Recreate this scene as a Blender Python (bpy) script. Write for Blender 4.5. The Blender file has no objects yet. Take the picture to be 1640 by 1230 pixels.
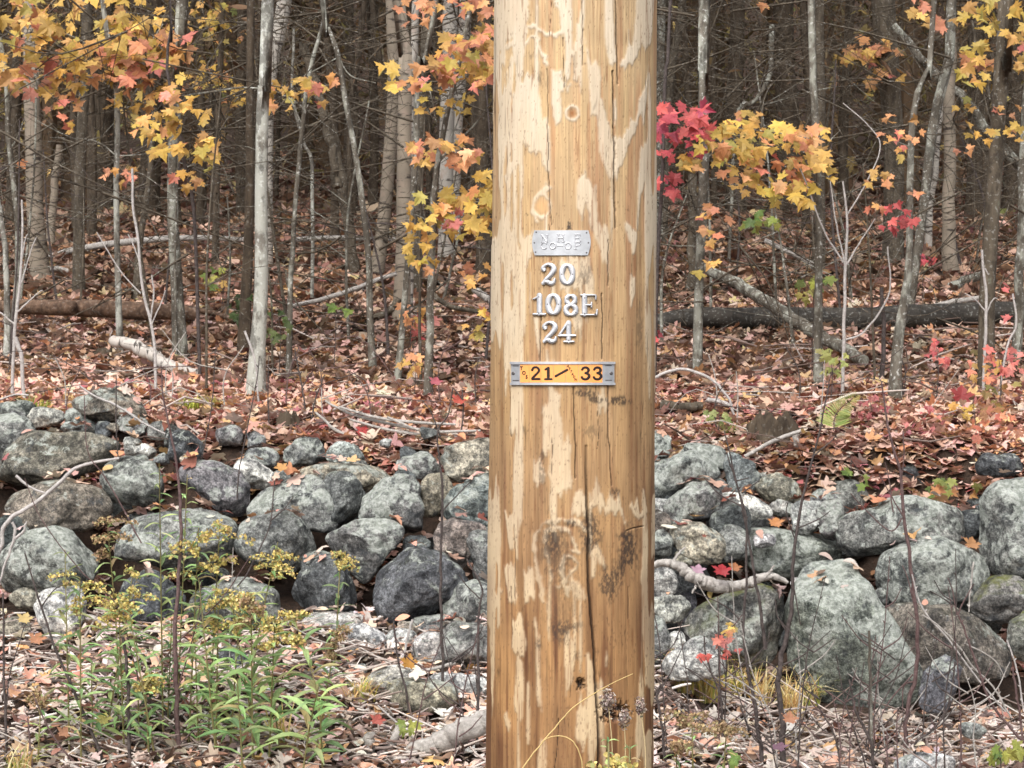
import bpy, bmesh, math, random
import numpy as np
from mathutils import Vector
from mathutils.bvhtree import BVHTree

random.seed(7)
rng = np.random.default_rng(7)
C = bpy.context.scene.collection
R = math.radians
FX = 3200.0            # focal length in photo pixels (1640 wide)
CAMZ = 1.5

def S(r, g, b, k=1.0):
    f = lambda c: (c / 12.92 if c <= 0.04045 else ((c + 0.055) / 1.055) ** 2.4)
    return np.array([f(r / 255.) * k, f(g / 255.) * k, f(b / 255.) * k])

# ------------------------------------------------------------------ noise
def _h(ix, iy, iz, seed):
    n = (ix.astype(np.uint32) * np.uint32(374761393) + iy.astype(np.uint32) * np.uint32(668265263)
         + iz.astype(np.uint32) * np.uint32(2246822519) + np.uint32((seed * 3266489917) & 0xffffffff))
    n = (n ^ (n >> np.uint32(13))) * np.uint32(1274126177)
    n = n ^ (n >> np.uint32(16))
    return n.astype(np.float64) / 4294967295.0

def vn(x, y, z, seed=0):
    x, y, z = np.broadcast_arrays(np.asarray(x, float), np.asarray(y, float), np.asarray(z, float))
    fx, fy, fz = np.floor(x), np.floor(y), np.floor(z)
    ix, iy, iz = fx.astype(np.int64), fy.astype(np.int64), fz.astype(np.int64)
    u, v, w = x - fx, y - fy, z - fz
    u, v, w = [t * t * t * (t * (t * 6 - 15) + 10) for t in (u, v, w)]
    out = 0
    for a in (0, 1):
        for b in (0, 1):
            for c in (0, 1):
                out = out + _h(ix + a, iy + b, iz + c, seed) * (u if a else 1 - u) * (v if b else 1 - v) * (w if c else 1 - w)
    return out * 2 - 1

def fbm(x, y, z, o=4, seed=0, g=0.5):
    t, a, s = 0, 1.0, 0.0
    for i in range(o):
        t = t + a * vn(np.asarray(x) * 2 ** i, np.asarray(y) * 2 ** i, np.asarray(z) * 2 ** i, seed + i * 17)
        s += a; a *= g
    return t / s

# ------------------------------------------------------------------ terrain
PR = np.array([(-6, -.05), (3.6, -.05), (5, .02), (6.4, .25), (7.2, .42), (7.9, .55), (8.35, .63), (8.8, 1.20), (9.2, 1.31), (10, 1.44),
               (11, 1.58), (14, 2.03), (20, 2.96), (26, 3.85), (32, 4.9), (40, 6.8), (48, 11), (60, 20), (80, 34), (120, 50)])
def terr(x, y):
    x = np.asarray(x, float); y = np.asarray(y, float)
    z = np.interp(y, PR[:, 0], PR[:, 1])
    k = np.clip((y - 4.5) / 2, 0, 1)
    sx = np.clip((x - .35) / .6, 0, 1); sx = sx * sx * (3 - 2 * sx)
    z = z - sx * np.interp(y, [5.6, 6.5, 7.5, 7.9, 8.35, 8.75], [0, .06, .26, .30, .30, 0])
    return z + k * (0.05 * fbm(x * .9, y * .9, 0, 3, 3) + .02 * vn(x * 4, y * 4, 0, 9))

def W(px, py, Y):
    return np.array([(px - 820) / FX * Y, Y, CAMZ - (py - 615) / FX * Y])

def gY(px, py):
    """distance at which the line of sight through a photo pixel meets the ground"""
    Y = np.arange(5.0, 70, .02)
    zr = CAMZ - (py - 615) / FX * Y
    d = zr - terr((px - 820) / FX * Y, Y)
    i = np.argmax(d < 0)
    return float(Y[i]) if d[i] < 0 else 30.0

# ------------------------------------------------------------------ mesh helpers
class MB:
    def __init__(s): s.v, s.f3, s.f4, s.c, s.n = [], [], [], [], 0
    def add(s, V, F, col=None):
        V = np.asarray(V, float); F = np.asarray(F, int)
        if len(V) == 0 or len(F) == 0: return
        (s.f3 if F.shape[1] == 3 else s.f4).append(F + s.n)
        s.v.append(V); s.n += len(V)
        if col is None: col = np.ones((len(V), 3)) * .5
        col = np.asarray(col, float)
        if col.ndim == 1: col = np.tile(col, (len(V), 1))
        s.c.append(col)
    def mesh(s, name, mat, smooth=True, off=None):
        V = np.concatenate(s.v)
        if off is not None: V = V - np.asarray(off)
        me = bpy.data.meshes.new(name)
        me.vertices.add(len(V)); me.vertices.foreach_set('co', V.astype(np.float32).ravel())
        idx, st, p = [], [], 0
        for L, k in ((s.f3, 3), (s.f4, 4)):
            if L:
                F = np.concatenate(L); idx.append(F.ravel()); st.append(p + np.arange(len(F)) * k); p += len(F) * k
        idx = np.concatenate(idx); st = np.concatenate(st)
        me.loops.add(len(idx)); me.loops.foreach_set('vertex_index', idx.astype(np.int32))
        me.polygons.add(len(st)); me.polygons.foreach_set('loop_start', st.astype(np.int32))
        me.update(calc_edges=True)
        me.polygons.foreach_set('use_smooth', np.full(len(st), smooth))
        a = me.color_attributes.new('col', 'FLOAT_COLOR', 'POINT')
        cc = np.ones((len(V), 4), np.float32); cc[:, :3] = np.concatenate(s.c)
        a.data.foreach_set('color', cc.ravel())
        if mat: me.materials.append(mat)
        me.update()
        return me

def link(name, me, parent=None, loc=None):
    o = bpy.data.objects.new(name, me); C.objects.link(o)
    if parent is not None: o.parent = parent
    if loc is not None: o.location = loc
    return o

def tag(o, label=None, cat=None, group=None, kind=None):
    if label: o['label'] = label
    if cat: o['category'] = cat
    if group: o['group'] = group
    if kind: o['kind'] = kind
    return o

def empty(name, loc, label, cat, group=None):
    o = bpy.data.objects.new(name, None); C.objects.link(o); o.location = loc; o.empty_display_size = .1
    return tag(o, label, cat, group)

def part(name, mb, mat, root, smooth=True):
    """a mesh built in world coordinates, stored relative to its thing"""
    top = root
    while top.parent: top = top.parent
    return link(name, mb.mesh(name, mat, smooth, off=top.location), root)

def single(name, mb, mat, loc, label, cat, group=None, smooth=True):
    return tag(link(name, mb.mesh(name, mat, smooth, off=loc), None, loc), label, cat, group)

def smoothline(P, n):
    P = np.asarray(P, float)
    if len(P) < 3:
        t = np.linspace(0, 1, n)[:, None]; return P[0] * (1 - t) + P[-1] * t
    d = np.r_[0, np.cumsum(np.linalg.norm(np.diff(P[:, :3], axis=0), axis=1))]
    t = np.linspace(0, d[-1], n)
    Q = np.vstack([2 * P[0] - P[1], P, 2 * P[-1] - P[-2]])
    i = np.clip(np.searchsorted(d, t, 'right') - 1, 0, len(P) - 2)
    u = ((t - d[i]) / np.maximum(d[i + 1] - d[i], 1e-9))[:, None]
    a, b, c, e = Q[i], Q[i + 1], Q[i + 2], Q[i + 3]
    return .5 * (2 * b + (c - a) * u + (2 * a - 5 * b + 4 * c - e) * u ** 2 + (3 * b - a - 3 * c + e) * u ** 3)

def tube(P, r, seg=8, cap=True, rough=0.0, seed=0):
    P = np.asarray(P, float); n = len(P); r = np.broadcast_to(np.asarray(r, float), (n,))
    T = np.gradient(P, axis=0); T /= np.linalg.norm(T, axis=1)[:, None] + 1e-12
    A = np.array([0, 1., 0]) if abs(T[0][1]) < .9 else np.array([1., 0, 0])
    U = np.cross(T, A); U /= np.linalg.norm(U, axis=1)[:, None] + 1e-12
    Vv = np.cross(T, U)
    a = np.linspace(0, 2 * np.pi, seg, endpoint=False)
    rr = r[:, None] * np.ones(seg)
    if rough:
        rr = rr * (1 + rough * fbm(np.cos(a)[None, :] * 1.5 + seed, np.sin(a)[None, :] * 1.5, np.arange(n)[:, None] * .35, 3, seed))
    V = P[:, None, :] + rr[..., None] * (np.cos(a)[None, :, None] * U[:, None, :] + np.sin(a)[None, :, None] * Vv[:, None, :])
    i = np.arange(n - 1)[:, None] * seg; j = np.arange(seg)[None, :]; k = (j + 1) % seg
    F = np.stack([i + j, i + k, i + seg + k, i + seg + j], -1).reshape(-1, 4)
    V = V.reshape(-1, 3)
    return V, F

def addtube(mb, P, r, seg=8, col=None, rough=0, seed=0, cap=True):
    V, F = tube(P, r, seg, True, rough, seed)
    mb.add(V, F, col)
    if cap:
        n = len(V) // seg
        for b, ring in ((0, P[0]), (n - 1, P[-1])):
            Vc = np.vstack([V[b * seg:(b + 1) * seg], ring]); j = np.arange(seg)
            Fc = np.stack([j, (j + 1) % seg, np.full(seg, seg)], 1)
            mb.add(Vc, Fc if b else Fc[:, ::-1], col)

# ------------------------------------------------------------------ materials
def mat(name, rough=.7):
    m = bpy.data.materials.new(name); m.use_nodes = True
    nt = m.node_tree; b = nt.nodes['Principled BSDF']
    b.inputs['Roughness'].default_value = rough
    b.inputs['Specular IOR Level'].default_value = .25
    return m, nt, b

class NB:
    def __init__(s, nt): s.nt = nt
    def n(s, t, **k):
        x = s.nt.nodes.new(t)
        for a, v in k.items(): setattr(x, a, v)
        return x
    def l(s, a, b): s.nt.links.new(a, b)
    def math(s, op, a, b=None, clamp=False):
        x = s.n('ShaderNodeMath', operation=op); x.use_clamp = clamp
        for i, v in enumerate((a, b)):
            if v is None: continue
            if hasattr(v, 'links'): s.l(v, x.inputs[i])
            else: x.inputs[i].default_value = v
        return x.outputs[0]
    def mix(s, f, a, b, mode='MIX'):
        x = s.n('ShaderNodeMix', data_type='RGBA', blend_type=mode)
        for i, v in ((0, f), (6, a), (7, b)):
            if hasattr(v, 'links'): s.l(v, x.inputs[i])
            elif i == 0: x.inputs[0].default_value = v
            else: x.inputs[i].default_value = (*[float(q) for q in v], 1)
        return x.outputs[2]
    def ramp(s, f, lo, hi, a=0., b=1.):
        x = s.n('ShaderNodeMapRange'); x.clamp = True
        s.l(f, x.inputs[0]); x.inputs[1].default_value = lo; x.inputs[2].default_value = hi
        x.inputs[3].default_value = a; x.inputs[4].default_value = b
        return x.outputs[0]
    def noise(s, vec, scale, detail=4, rough=.5, dist=0.):
        x = s.n('ShaderNodeTexNoise'); s.l(vec, x.inputs['Vector'])
        x.inputs['Scale'].default_value = scale; x.inputs['Detail'].default_value = detail
        x.inputs['Roughness'].default_value = rough; x.inputs['Distortion'].default_value = dist
        return x.outputs['Fac']
    def coords(s, scale=(1, 1, 1), rnd=True):
        tc = s.n('ShaderNodeTexCoord'); mp = s.n('ShaderNodeMapping'); mp.inputs['Scale'].default_value = scale
        if rnd:
            oi = s.n('ShaderNodeObjectInfo'); c = s.n('ShaderNodeVectorMath', operation='SCALE')
            c.inputs[0].default_value = (71, 37, 53); s.l(oi.outputs['Random'], c.inputs['Scale'])
            ad = s.n('ShaderNodeVectorMath', operation='ADD'); s.l(tc.outputs['Object'], ad.inputs[0]); s.l(c.outputs[0], ad.inputs[1])
            s.l(ad.outputs[0], mp.inputs['Vector'])
        else: s.l(tc.outputs['Object'], mp.inputs['Vector'])
        return mp.outputs[0]
    def attr(s, name):
        x = s.n('ShaderNodeAttribute'); x.attribute_name = name; return x
    def bump(s, h, b, strength=.5, dist=.01):
        x = s.n('ShaderNodeBump'); x.inputs['Strength'].default_value = strength; x.inputs['Distance'].default_value = dist
        s.l(h, x.inputs['Height']); s.l(x.outputs[0], b.inputs['Normal'])

def leaf_mat(name, rough=.55, trans=.3, var=.25):
    m, nt, b = mat(name, rough); q = NB(nt)
    c = q.attr('col').outputs['Color']
    nz = q.noise(q.coords(rnd=False), 60, 3)
    cc = q.mix(1.0, c, q.mix(nz, (1 - var, 1 - var, 1 - var), (1 + var, 1 + var, 1 + var)), 'MULTIPLY')
    q.l(cc, b.inputs['Base Color'])
    if trans:
        t = q.n('ShaderNodeBsdfTranslucent'); q.l(cc, t.inputs['Color'])
        mx = q.n('ShaderNodeMixShader'); mx.inputs[0].default_value = trans
        q.l(b.outputs[0], mx.inputs[1]); q.l(t.outputs[0], mx.inputs[2])
        q.l(mx.outputs[0], nt.nodes['Material Output'].inputs['Surface'])
    return m

def bark_mat(name, a, b_, lichen=.0, lcol=(.35, .37, .32), sc=(26, 26, 5), bump=.6):
    m, nt, b = mat(name, .85); q = NB(nt)
    n1 = q.noise(q.coords(sc), 1, 6, .6, .3)
    n2 = q.noise(q.coords((9, 9, 5)), 1, 8, .65)
    n3 = q.noise(q.coords((120, 120, 60)), 1, 3)
    c = q.mix(q.ramp(n1, .35, .68), a, b_)
    c = q.mix(q.ramp(n3, .3, .75, 0, .35), c, [x * .5 for x in a])
    if lichen:
        t = .72 - lichen * .3
        f = q.math('MULTIPLY', q.ramp(n2, t, t + .08), .85)
        c = q.mix(f, c, lcol)
        n4 = q.noise(q.coords((60, 60, 60)), 1, 2)
        c = q.mix(q.ramp(n4, .60, .66, 0, .7 * min(1, lichen * 1.5)), c, (.46, .46, .43))
        n5 = q.noise(q.coords((16, 16, 9)), 1, 6, .7); c = q.mix(q.ramp(n5, .50, .58, 0, .7), c, [x * .55 for x in a])
    q.l(c, b.inputs['Base Color']); q.bump(n1, b, bump, .01)
    return m

def birch_mat(name, a, dark, sc=(7, 7, 30)):
    m, nt, b = mat(name, .7); q = NB(nt)
    v = q.noise(q.coords(sc), 1, 4, .6, .2)
    f = q.ramp(v, .57, .63)
    big = q.noise(q.coords((4, 4, 4)), 1, 4)
    c = q.mix(q.ramp(big, .35, .7), a, [x * .62 for x in a])
    pk = q.noise(q.coords((14, 14, 9)), 1, 5)
    c = q.mix(q.ramp(pk, .55, .7, 0, .6), c, (.26, .19, .15))
    c = q.mix(f, c, dark)
    fn = q.noise(q.coords((90, 90, 160)), 1, 3)
    c = q.mix(q.ramp(fn, .55, .75, 0, .5), c, [x * .5 for x in a])
    q.l(c, b.inputs['Base Color']); q.bump(v, b, .3, .005)
    return m

M = {}
M['grey_bark'] = bark_mat('grey_bark', (.07, .059, .045), (.15, .132, .106), .75, (.26, .26, .22))
M['pale_bark'] = bark_mat('pale_bark', (.095, .085, .07), (.22, .20, .17), .9, (.33, .33, .29))
M['brown_bark'] = bark_mat('brown_bark', (.055, .043, .03), (.12, .097, .07), .25, (.17, .18, .13))
M['dark_bark'] = bark_mat('dark_bark', (.044, .031, .020), (.090, .067, .045), .12, (.09, .1, .07))
M['dead_wood'] = bark_mat('dead_wood', (.23, .21, .19), (.42, .39, .36), 0, sc=(60, 60, 60))
M['white_twig'] = bark_mat('white_twig', (.29, .265, .25), (.46, .43, .41), 0, sc=(60, 60, 60))
M['rotten_wood'] = bark_mat('rotten_wood', (.075, .045, .03), (.21, .13, .085), .15, sc=(30, 30, 30))
M['black_log'] = bark_mat('black_log', (.022, .019, .016), (.055, .047, .038), .2, (.10, .11, .07), sc=(4, 30, 30))
M['twig'] = bark_mat('twig', (.036, .028, .026), (.10, .08, .074), 0, sc=(60, 60, 60))
M['red_twig'] = bark_mat('red_twig', (.07, .04, .038), (.15, .10, .095), 0, sc=(60, 60, 60))
M['birch'] = birch_mat('birch', (.36, .33, .29), (.05, .04, .035))
M['birch_log'] = birch_mat('birch_log', (.44, .40, .36), (.04, .035, .03), (34, 9, 9))
M['tan_birch'] = birch_mat('tan_birch', (.23, .19, .145), (.04, .03, .024))
M['leaf'] = leaf_mat('leaf', .5, .35)
M['litter'] = leaf_mat('litter', .6, .12)
M['green'] = leaf_mat('green_leaf', .5, .42, .2)
M['flower'] = leaf_mat('flower', .8, .2, .3)
M['needles'] = leaf_mat('needles', .8, .1, .3)

def soil_mat():
    m, nt, b = mat('forest_soil', .95); q = NB(nt)
    v = q.coords(rnd=False)
    n1 = q.noise(v, 3, 8, .7); n2 = q.noise(v, 40, 6, .7)
    c = q.mix(q.ramp(n1, .35, .65), (.026, .018, .013), (.055, .036, .026))
    c = q.mix(q.ramp(n2, .4, .7), c, (.08, .048, .033))
    q.l(c, b.inputs['Base Color']); q.bump(n2, b, 1, .03)
    return m
M['soil'] = soil_mat()

def rock_mat():
    m, nt, b = mat('fieldstone', .85); q = NB(nt)
    v = q.coords()
    base = q.attr('col').outputs['Color']
    par = q.n('ShaderNodeSeparateColor'); q.l(q.attr('par').outputs['Color'], par.inputs[0])
    n1 = q.noise(v, 9, 8, .7, .3); n2 = q.noise(v, 45, 6, .75); n3 = q.noise(v, 140, 3, .6)
    n4 = q.noise(v, 15, 10, .75, .4); n5 = q.noise(v, 3.5, 4, .6)
    c = q.mix(1.0, base, q.mix(q.ramp(n1, .40, .60), (.42, .43, .44), (1.48, 1.47, 1.44)), 'MULTIPLY')
    c = q.mix(1.0, c, q.mix(q.ramp(n2, .40, .60), (.42, .42, .43), (1.68, 1.68, 1.65)), 'MULTIPLY')
    c = q.mix(1.0, c, q.mix(q.ramp(n3, .40, .60), (.68, .68, .68), (1.32, 1.32, 1.32)), 'MULTIPLY')
    geo = q.n('ShaderNodeNewGeometry'); sx = q.n('ShaderNodeSeparateXYZ'); q.l(geo.outputs['Normal'], sx.inputs[0])
    up = q.ramp(sx.outputs['Z'], -.5, .7, 0, 1)
    # lichen crusts: pale grey-green blotches with crisp ragged edges
    fl = q.math('ADD', n4, q.math('MULTIPLY', q.math('ADD', n5, -.5), .6))
    fl = q.math('ADD', fl, q.math('MULTIPLY', up, .13))
    fl = q.math('ADD', fl, q.math('MULTIPLY', par.outputs[1], .15))
    mask = q.ramp(fl, .69, .745)
    lc = q.mix(q.ramp(n2, .42, .58), (.22, .24, .21), (.46, .48, .44))
    c = q.mix(q.math('MULTIPLY', mask, .8), c, lc)
    # white flecks and black crust lichen
    n6 = q.noise(v, 26, 5, .75)
    c = q.mix(q.ramp(n6, .62, .68, 0, .6), c, (.46, .47, .45))
    n7 = q.noise(v, 17, 6, .75)
    c = q.mix(q.ramp(n7, .56, .64, 0, .8), c, (.045, .05, .055))
    # moss
    mz = q.math('MULTIPLY', q.ramp(sx.outputs['Z'], .35, .8), par.outputs[2])
    mz = q.math('MULTIPLY', mz, q.ramp(n4, .42, .56))
    c = q.mix(mz, c, q.mix(n3, (.05, .06, .015), (.17, .17, .05)))
    q.l(c, b.inputs['Base Color'])
    h = q.math('ADD', q.math('MULTIPLY', n2, .6), q.math('ADD', q.math('MULTIPLY', n3, .25), n4))
    q.bump(h, b, .8, .03)
    return m
M['rock'] = rock_mat()

def metal(name, col, rough, metallic=.85):
    m, nt, b = mat(name, rough); q = NB(nt)
    n = q.noise(q.coords((1, 1, 1)), 90, 4); n2 = q.noise(q.coords((1, 1, 1)), 25, 4)
    c = q.mix(q.ramp(n, .3, .7), [x * .8 for x in col], col)
    c = q.mix(q.ramp(n2, .5, .75, 0, .25), c, [x * .6 for x in col])
    q.l(c, b.inputs['Base Color']); b.inputs['Metallic'].default_value = metallic
    q.l(q.ramp(n2, .3, .7, rough - .08, rough + .1), b.inputs['Roughness'])
    q.bump(n, b, .15, .0006)
    return m
M['alu'] = metal('cast_aluminium', (.58, .58, .60), .45, .75)
M['plate'] = metal('aluminium_plate', (.50, .51, .53), .42, .75)
M['nail'] = metal('steel_nail', (.12, .11, .11), .5, .6)
def flat(name, col, rough=.6):
    m, nt, b = mat(name, rough); q = NB(nt)
    n = q.noise(q.coords(), 60, 4)
    q.l(q.mix(n, [x * .85 for x in col], [min(1, x * 1.1) for x in col]), b.inputs['Base Color'])
    return m
M['orange'] = flat('orange_tile', (.76, .31, .09), .45)
M['ink'] = flat('black_ink', (.02, .012, .01), .5)

# ------------------------------------------------------------------ ground sheet
def build_ground():
    xs = np.r_[np.linspace(-90, -7, 30), np.linspace(-6.5, 6.5, 160), np.linspace(7, 90, 30)]
    ys = np.r_[np.linspace(-6, 4.8, 12), np.linspace(5, 12, 170), np.linspace(12.2, 30, 120), np.linspace(31, 120, 60)]
    X, Y = np.meshgrid(xs, ys); Z = terr(X, Y)
    V = np.stack([X, Y, Z], -1).reshape(-1, 3); nx = len(xs)
    i = np.arange(len(ys) - 1)[:, None] * nx; j = np.arange(nx - 1)[None, :]
    F = np.stack([i + j, i + j + 1, i + nx + j + 1, i + nx + j], -1).reshape(-1, 4)
    mb = MB(); mb.add(V, F)
    tag(link('ground', mb.mesh('ground', M['soil'])), kind='structure')
build_ground()

# ------------------------------------------------------------------ utility pole
PY = 3.75
def pxc(py): return 917 + (615 - py) * 10 / 1230
def phalf(py): return 132 - (615 - py) / 615 * 2.4
def pole_axis(z):
    py = 615 - (z - CAMZ) / (PY - .155) * FX
    return (pxc(py) - 820) / FX * PY, phalf(py) / FX * PY
def wrap(px, py, h=0.0):
    """a point of the pole's front surface, h metres proud of it"""
    px = np.asarray(px, float); py = np.asarray(py, float)
    r = phalf(py) / FX * PY; xc = (pxc(py) - 820) / FX * PY
    dx = (px - 820) / FX; A = dx * dx + 1; B = dx * xc + PY; D = np.sqrt(np.maximum(B * B - A * (xc * xc + PY * PY - r * r), 0))
    yy = (B - D) / A; th = np.arcsin(np.clip((dx * yy - xc) / r, -.999, .999))      # where the line of sight meets the round pole
    z = CAMZ - (py - 615) / FX * (PY - r * np.cos(th))
    return np.stack([xc + (r + h) * np.sin(th), PY - (r + h) * np.cos(th), z], -1)

def poly(ox, oy, sc, pts): return np.array([(ox + x / sc, oy + y / sc) for x, y in pts])
c3 = lambda *p: poly(770, 0, 3.417, p)
c4 = lambda *p: poly(770, 350, 3.513, p)
c5 = lambda *p: poly(770, 680, 4.393, p)
c6 = lambda *p: poly(770, 950, 4.393, p)
LIGHT = [
 c3((60,-60),(240,-60),(250,130),(200,180),(150,230),(100,280),(75,300)), c3((370,-60),(500,-60),(490,150),(470,220),(440,170),(430,60)),
 c3((170,290),(190,300),(160,650),(130,560)), c3((190,430),(300,420),(340,620),(380,700),(380,980),(330,860),(270,830),(240,780),(200,830),(150,1050),(130,980),(190,820)),
 c3((385,390),(440,380),(460,470),(500,460),(520,330),(520,240),(555,240),(555,340),(530,400),(490,480),(440,500),(445,640),(410,690),(390,560)),
 c3((570,200),(610,350),(660,370),(660,560),(700,700),(730,760),(790,700),(850,640),(900,450),(920,350),(900,600),(840,720),(780,850),(740,990),(690,930),(650,850),(640,650),(600,620),(590,400)),
 c3((680,-60),(720,-60),(740,330),(700,360),(680,200)), c3((850,-60),(950,-60),(930,260),(880,260),(840,340),(760,350),(800,250),(840,200)),
 c3((530,1000),(570,930),(600,990),(630,1000),(640,1230),(590,1230),(580,1100),(560,1200),(520,1150)), c3((870,850),(930,700),(920,900),(880,1050),(860,1230),(850,1230)),
 c4((230,90),(300,80),(290,200),(250,300),(260,360),(230,420),(220,300)), c4((50,100),(100,120),(95,600),(60,700)), c4((190,680),(240,700),(220,800),(180,790)),
 c4((620,0),(720,50),(720,300),(690,220),(640,100)), c4((800,0),(880,60),(870,200),(830,110)), c4((530,480),(565,520),(560,600),(540,660),(520,560)),
 c4((440,220),(580,215),(590,300),(560,420),(530,380),(500,430),(450,400)), c4((300,540),(330,560),(330,790),(310,700)),
 c4((380,950),(450,1000),(440,1100),(460,1230),(350,1230),(360,1150),(340,1080),(400,1060)), c4((660,960),(720,1000),(700,1110),(660,1060)), c4((170,960),(200,960),(220,1100),(180,1230),(160,1200)),
 c5((440,-40),(570,-40),(580,110),(620,100),(640,150),(630,280),(650,380),(620,470),(590,440),(540,495),(490,440),(470,350),(490,210),(440,190)), c5((370,260),(430,240),(460,350),(410,440),(370,400)),
 c5((640,560),(700,470),(740,500),(750,650),(640,650)), c5((760,560),(810,400),(840,480),(870,560),(910,500),(970,540),(1030,680),(960,640),(880,620),(820,600)),
 c5((1050,600),(1100,480),(1120,600),(1150,520),(1170,600),(1100,640)), c5((160,650),(230,640),(240,830),(210,900)), c5((160,980),(240,970),(260,1230),(200,1230)), c5((300,1020),(370,1010),(380,1230),(310,1230)),
 c5((780,900),(830,840),(880,980),(870,1010),(820,960),(800,1110),(780,1100)), c5((520,1130),(660,1080),(700,1120),(750,1230),(680,1230),(600,1160)),
 c6((220,180),(290,160),(320,380),(290,430),(250,430),(220,390)), c6((250,450),(300,450),(300,860),(270,880),(230,780)), c6((370,150),(420,320),(420,620),(430,800),(400,800),(390,580),(390,350)),
 c6((590,260),(620,250),(660,400),(640,650),(600,700),(590,450)), c6((740,430),(790,480),(800,640),(810,1050),(760,1200),(750,900),(740,600)), c6((680,800),(740,760),(750,1000),(720,1100),(670,1000)),
 c6((60,0),(160,0),(110,100),(95,600),(80,900)), c6((420,1000),(460,1080),(460,1300),(390,1300),(400,1100)), c6((160,850),(200,880),(210,960),(180,960))]
RINGS = [  # growth-ring outlines of the peeled scar, cream lines
 [(872, 965), (858, 900), (856, 860), (868, 838), (900, 832), (930, 838), (940, 850)], [(884, 930), (872, 870), (874, 852), (895, 846), (912, 850), (920, 870), (926, 885), (915, 880)],
 [(905, 890), (900, 915), (905, 930), (918, 915), (927, 905), (918, 893), (908, 890)], [(798, 82), (812, 76), (825, 66), (838, 62), (846, 44), (857, 40), (866, 48), (874, 55), (890, 57), (900, 50), (906, 35), (909, 0), (910, -30)],
 [(816, 0), (818, 52), (826, 56), (836, 46), (842, 30), (841, -30)], [(830, 82), (842, 70), (850, 58), (860, 62), (866, 84), (876, 102)], [(858, 355), (855, 335), (862, 312), (872, 305), (880, 300)]]
CRACKS = [([(986, -50), (986, 0), (989, 102), (989, 135)], 1.2), ([(981, 114), (983, 205), (984, 293), (986, 365)], 1.5), ([(975, 384), (974, 458)], .8), ([(964, 470), (965, 575)], 1.0),
 ([(975, 618), (975, 700), (980, 778)], 1.0), ([(919, 620), (921, 700), (921, 766)], 1.1), ([(865, 504), (865, 578)], 1.0), ([(817, 620), (819, 700)], .8),
 ([(938, 715), (940, 807), (943, 853), (941, 896), (944, 950), (948, 996), (952, 1041), (954, 1091), (958, 1155), (960, 1290)], 2.6), ([(1007, 940), (1007, 990)], .8), ([(819, 940), (820, 1036)], .8),
 ([(931, -50), (933, 60), (933, 105)], .8), ([(902, 60), (903, 140)], .6), ([(876, 110), (878, 280), (883, 360)], .8), ([(879, 360), (884, 420)], .6), ([(884, 680), (884, 850)], .5), ([(824, 840), (825, 960)], .6), ([(895, 1150), (885, 1290)], .7),
 ([(885, -50), (880, 60)], .5), ([(1004, 850), (1015, 846), (1030, 843)], .9), ([(954, 600), (960, 700), (955, 720)], .4)]
STAINS_NOTCHES = [(938, 630, 20, 7, .8), (955, 640, 16, 5, .8), (992, 642, 20, 7, .85), (946, 855, 16, 30, .8), (1008, 880, 14, 35, .85), (992, 915, 10, 25, .7), (885, 870, 12, 22, .6), (975, 935, 14, 26, .8), (985, 790, 7, 7, .8), (915, 838, 10, 6, .7),
 (905, 1005, 22, 10, .6), (897, 1018, 12, 16, .5), (862, 1030, 5, 8, .6), (984, 1142, 22, 16, 1.2), (930, 1097, 6, 9, 1.1), (911, 362, 5, 8, .9), (922, 1050, 8, 10, .4), (1025, 525, 5, 40, .4), (938, 440, 10, 20, .5), (1002, 858, 12, 5, .8), (946, 690, 14, 10, .4), (868, 735, 4, 14, .6), (868, 760, 4, 18, .5),
 (888, 880, 24, 46, .45), (905, 960, 30, 60, .28), (925, 500, 5, 60, .3), (853, 90, 6, 5, .4), (865, 125, 4, 10, .5), (845, 345, 4, 3, .5)]

def inpoly(X, Y, P):
    out = np.zeros(X.shape, bool)
    m = (X > P[:, 0].min() - 1) & (X < P[:, 0].max() + 1) & (Y > P[:, 1].min() - 1) & (Y < P[:, 1].max() + 1)
    x, y = X[m], Y[m]; r = np.zeros(x.shape, bool)
    for i in range(len(P)):
        (x1, y1), (x2, y2) = P[i - 1], P[i]
        if y1 == y2: continue
        r ^= ((y1 > y) != (y2 > y)) & (x < (x2 - x1) * (y - y1) / (y2 - y1) + x1)
    out[m] = r
    return out

def dline(X, Y, P):
    d = np.full(X.shape, 1e9); P = np.asarray(P, float)
    for a, b in zip(P[:-1], P[1:]):
        v = b - a; t = np.clip(((X - a[0]) * v[0] + (Y - a[1]) * v[1]) / (v @ v), 0, 1)
        d = np.minimum(d, np.hypot(X - a[0] - t * v[0], Y - a[1] - t * v[1]))
    return d

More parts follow.
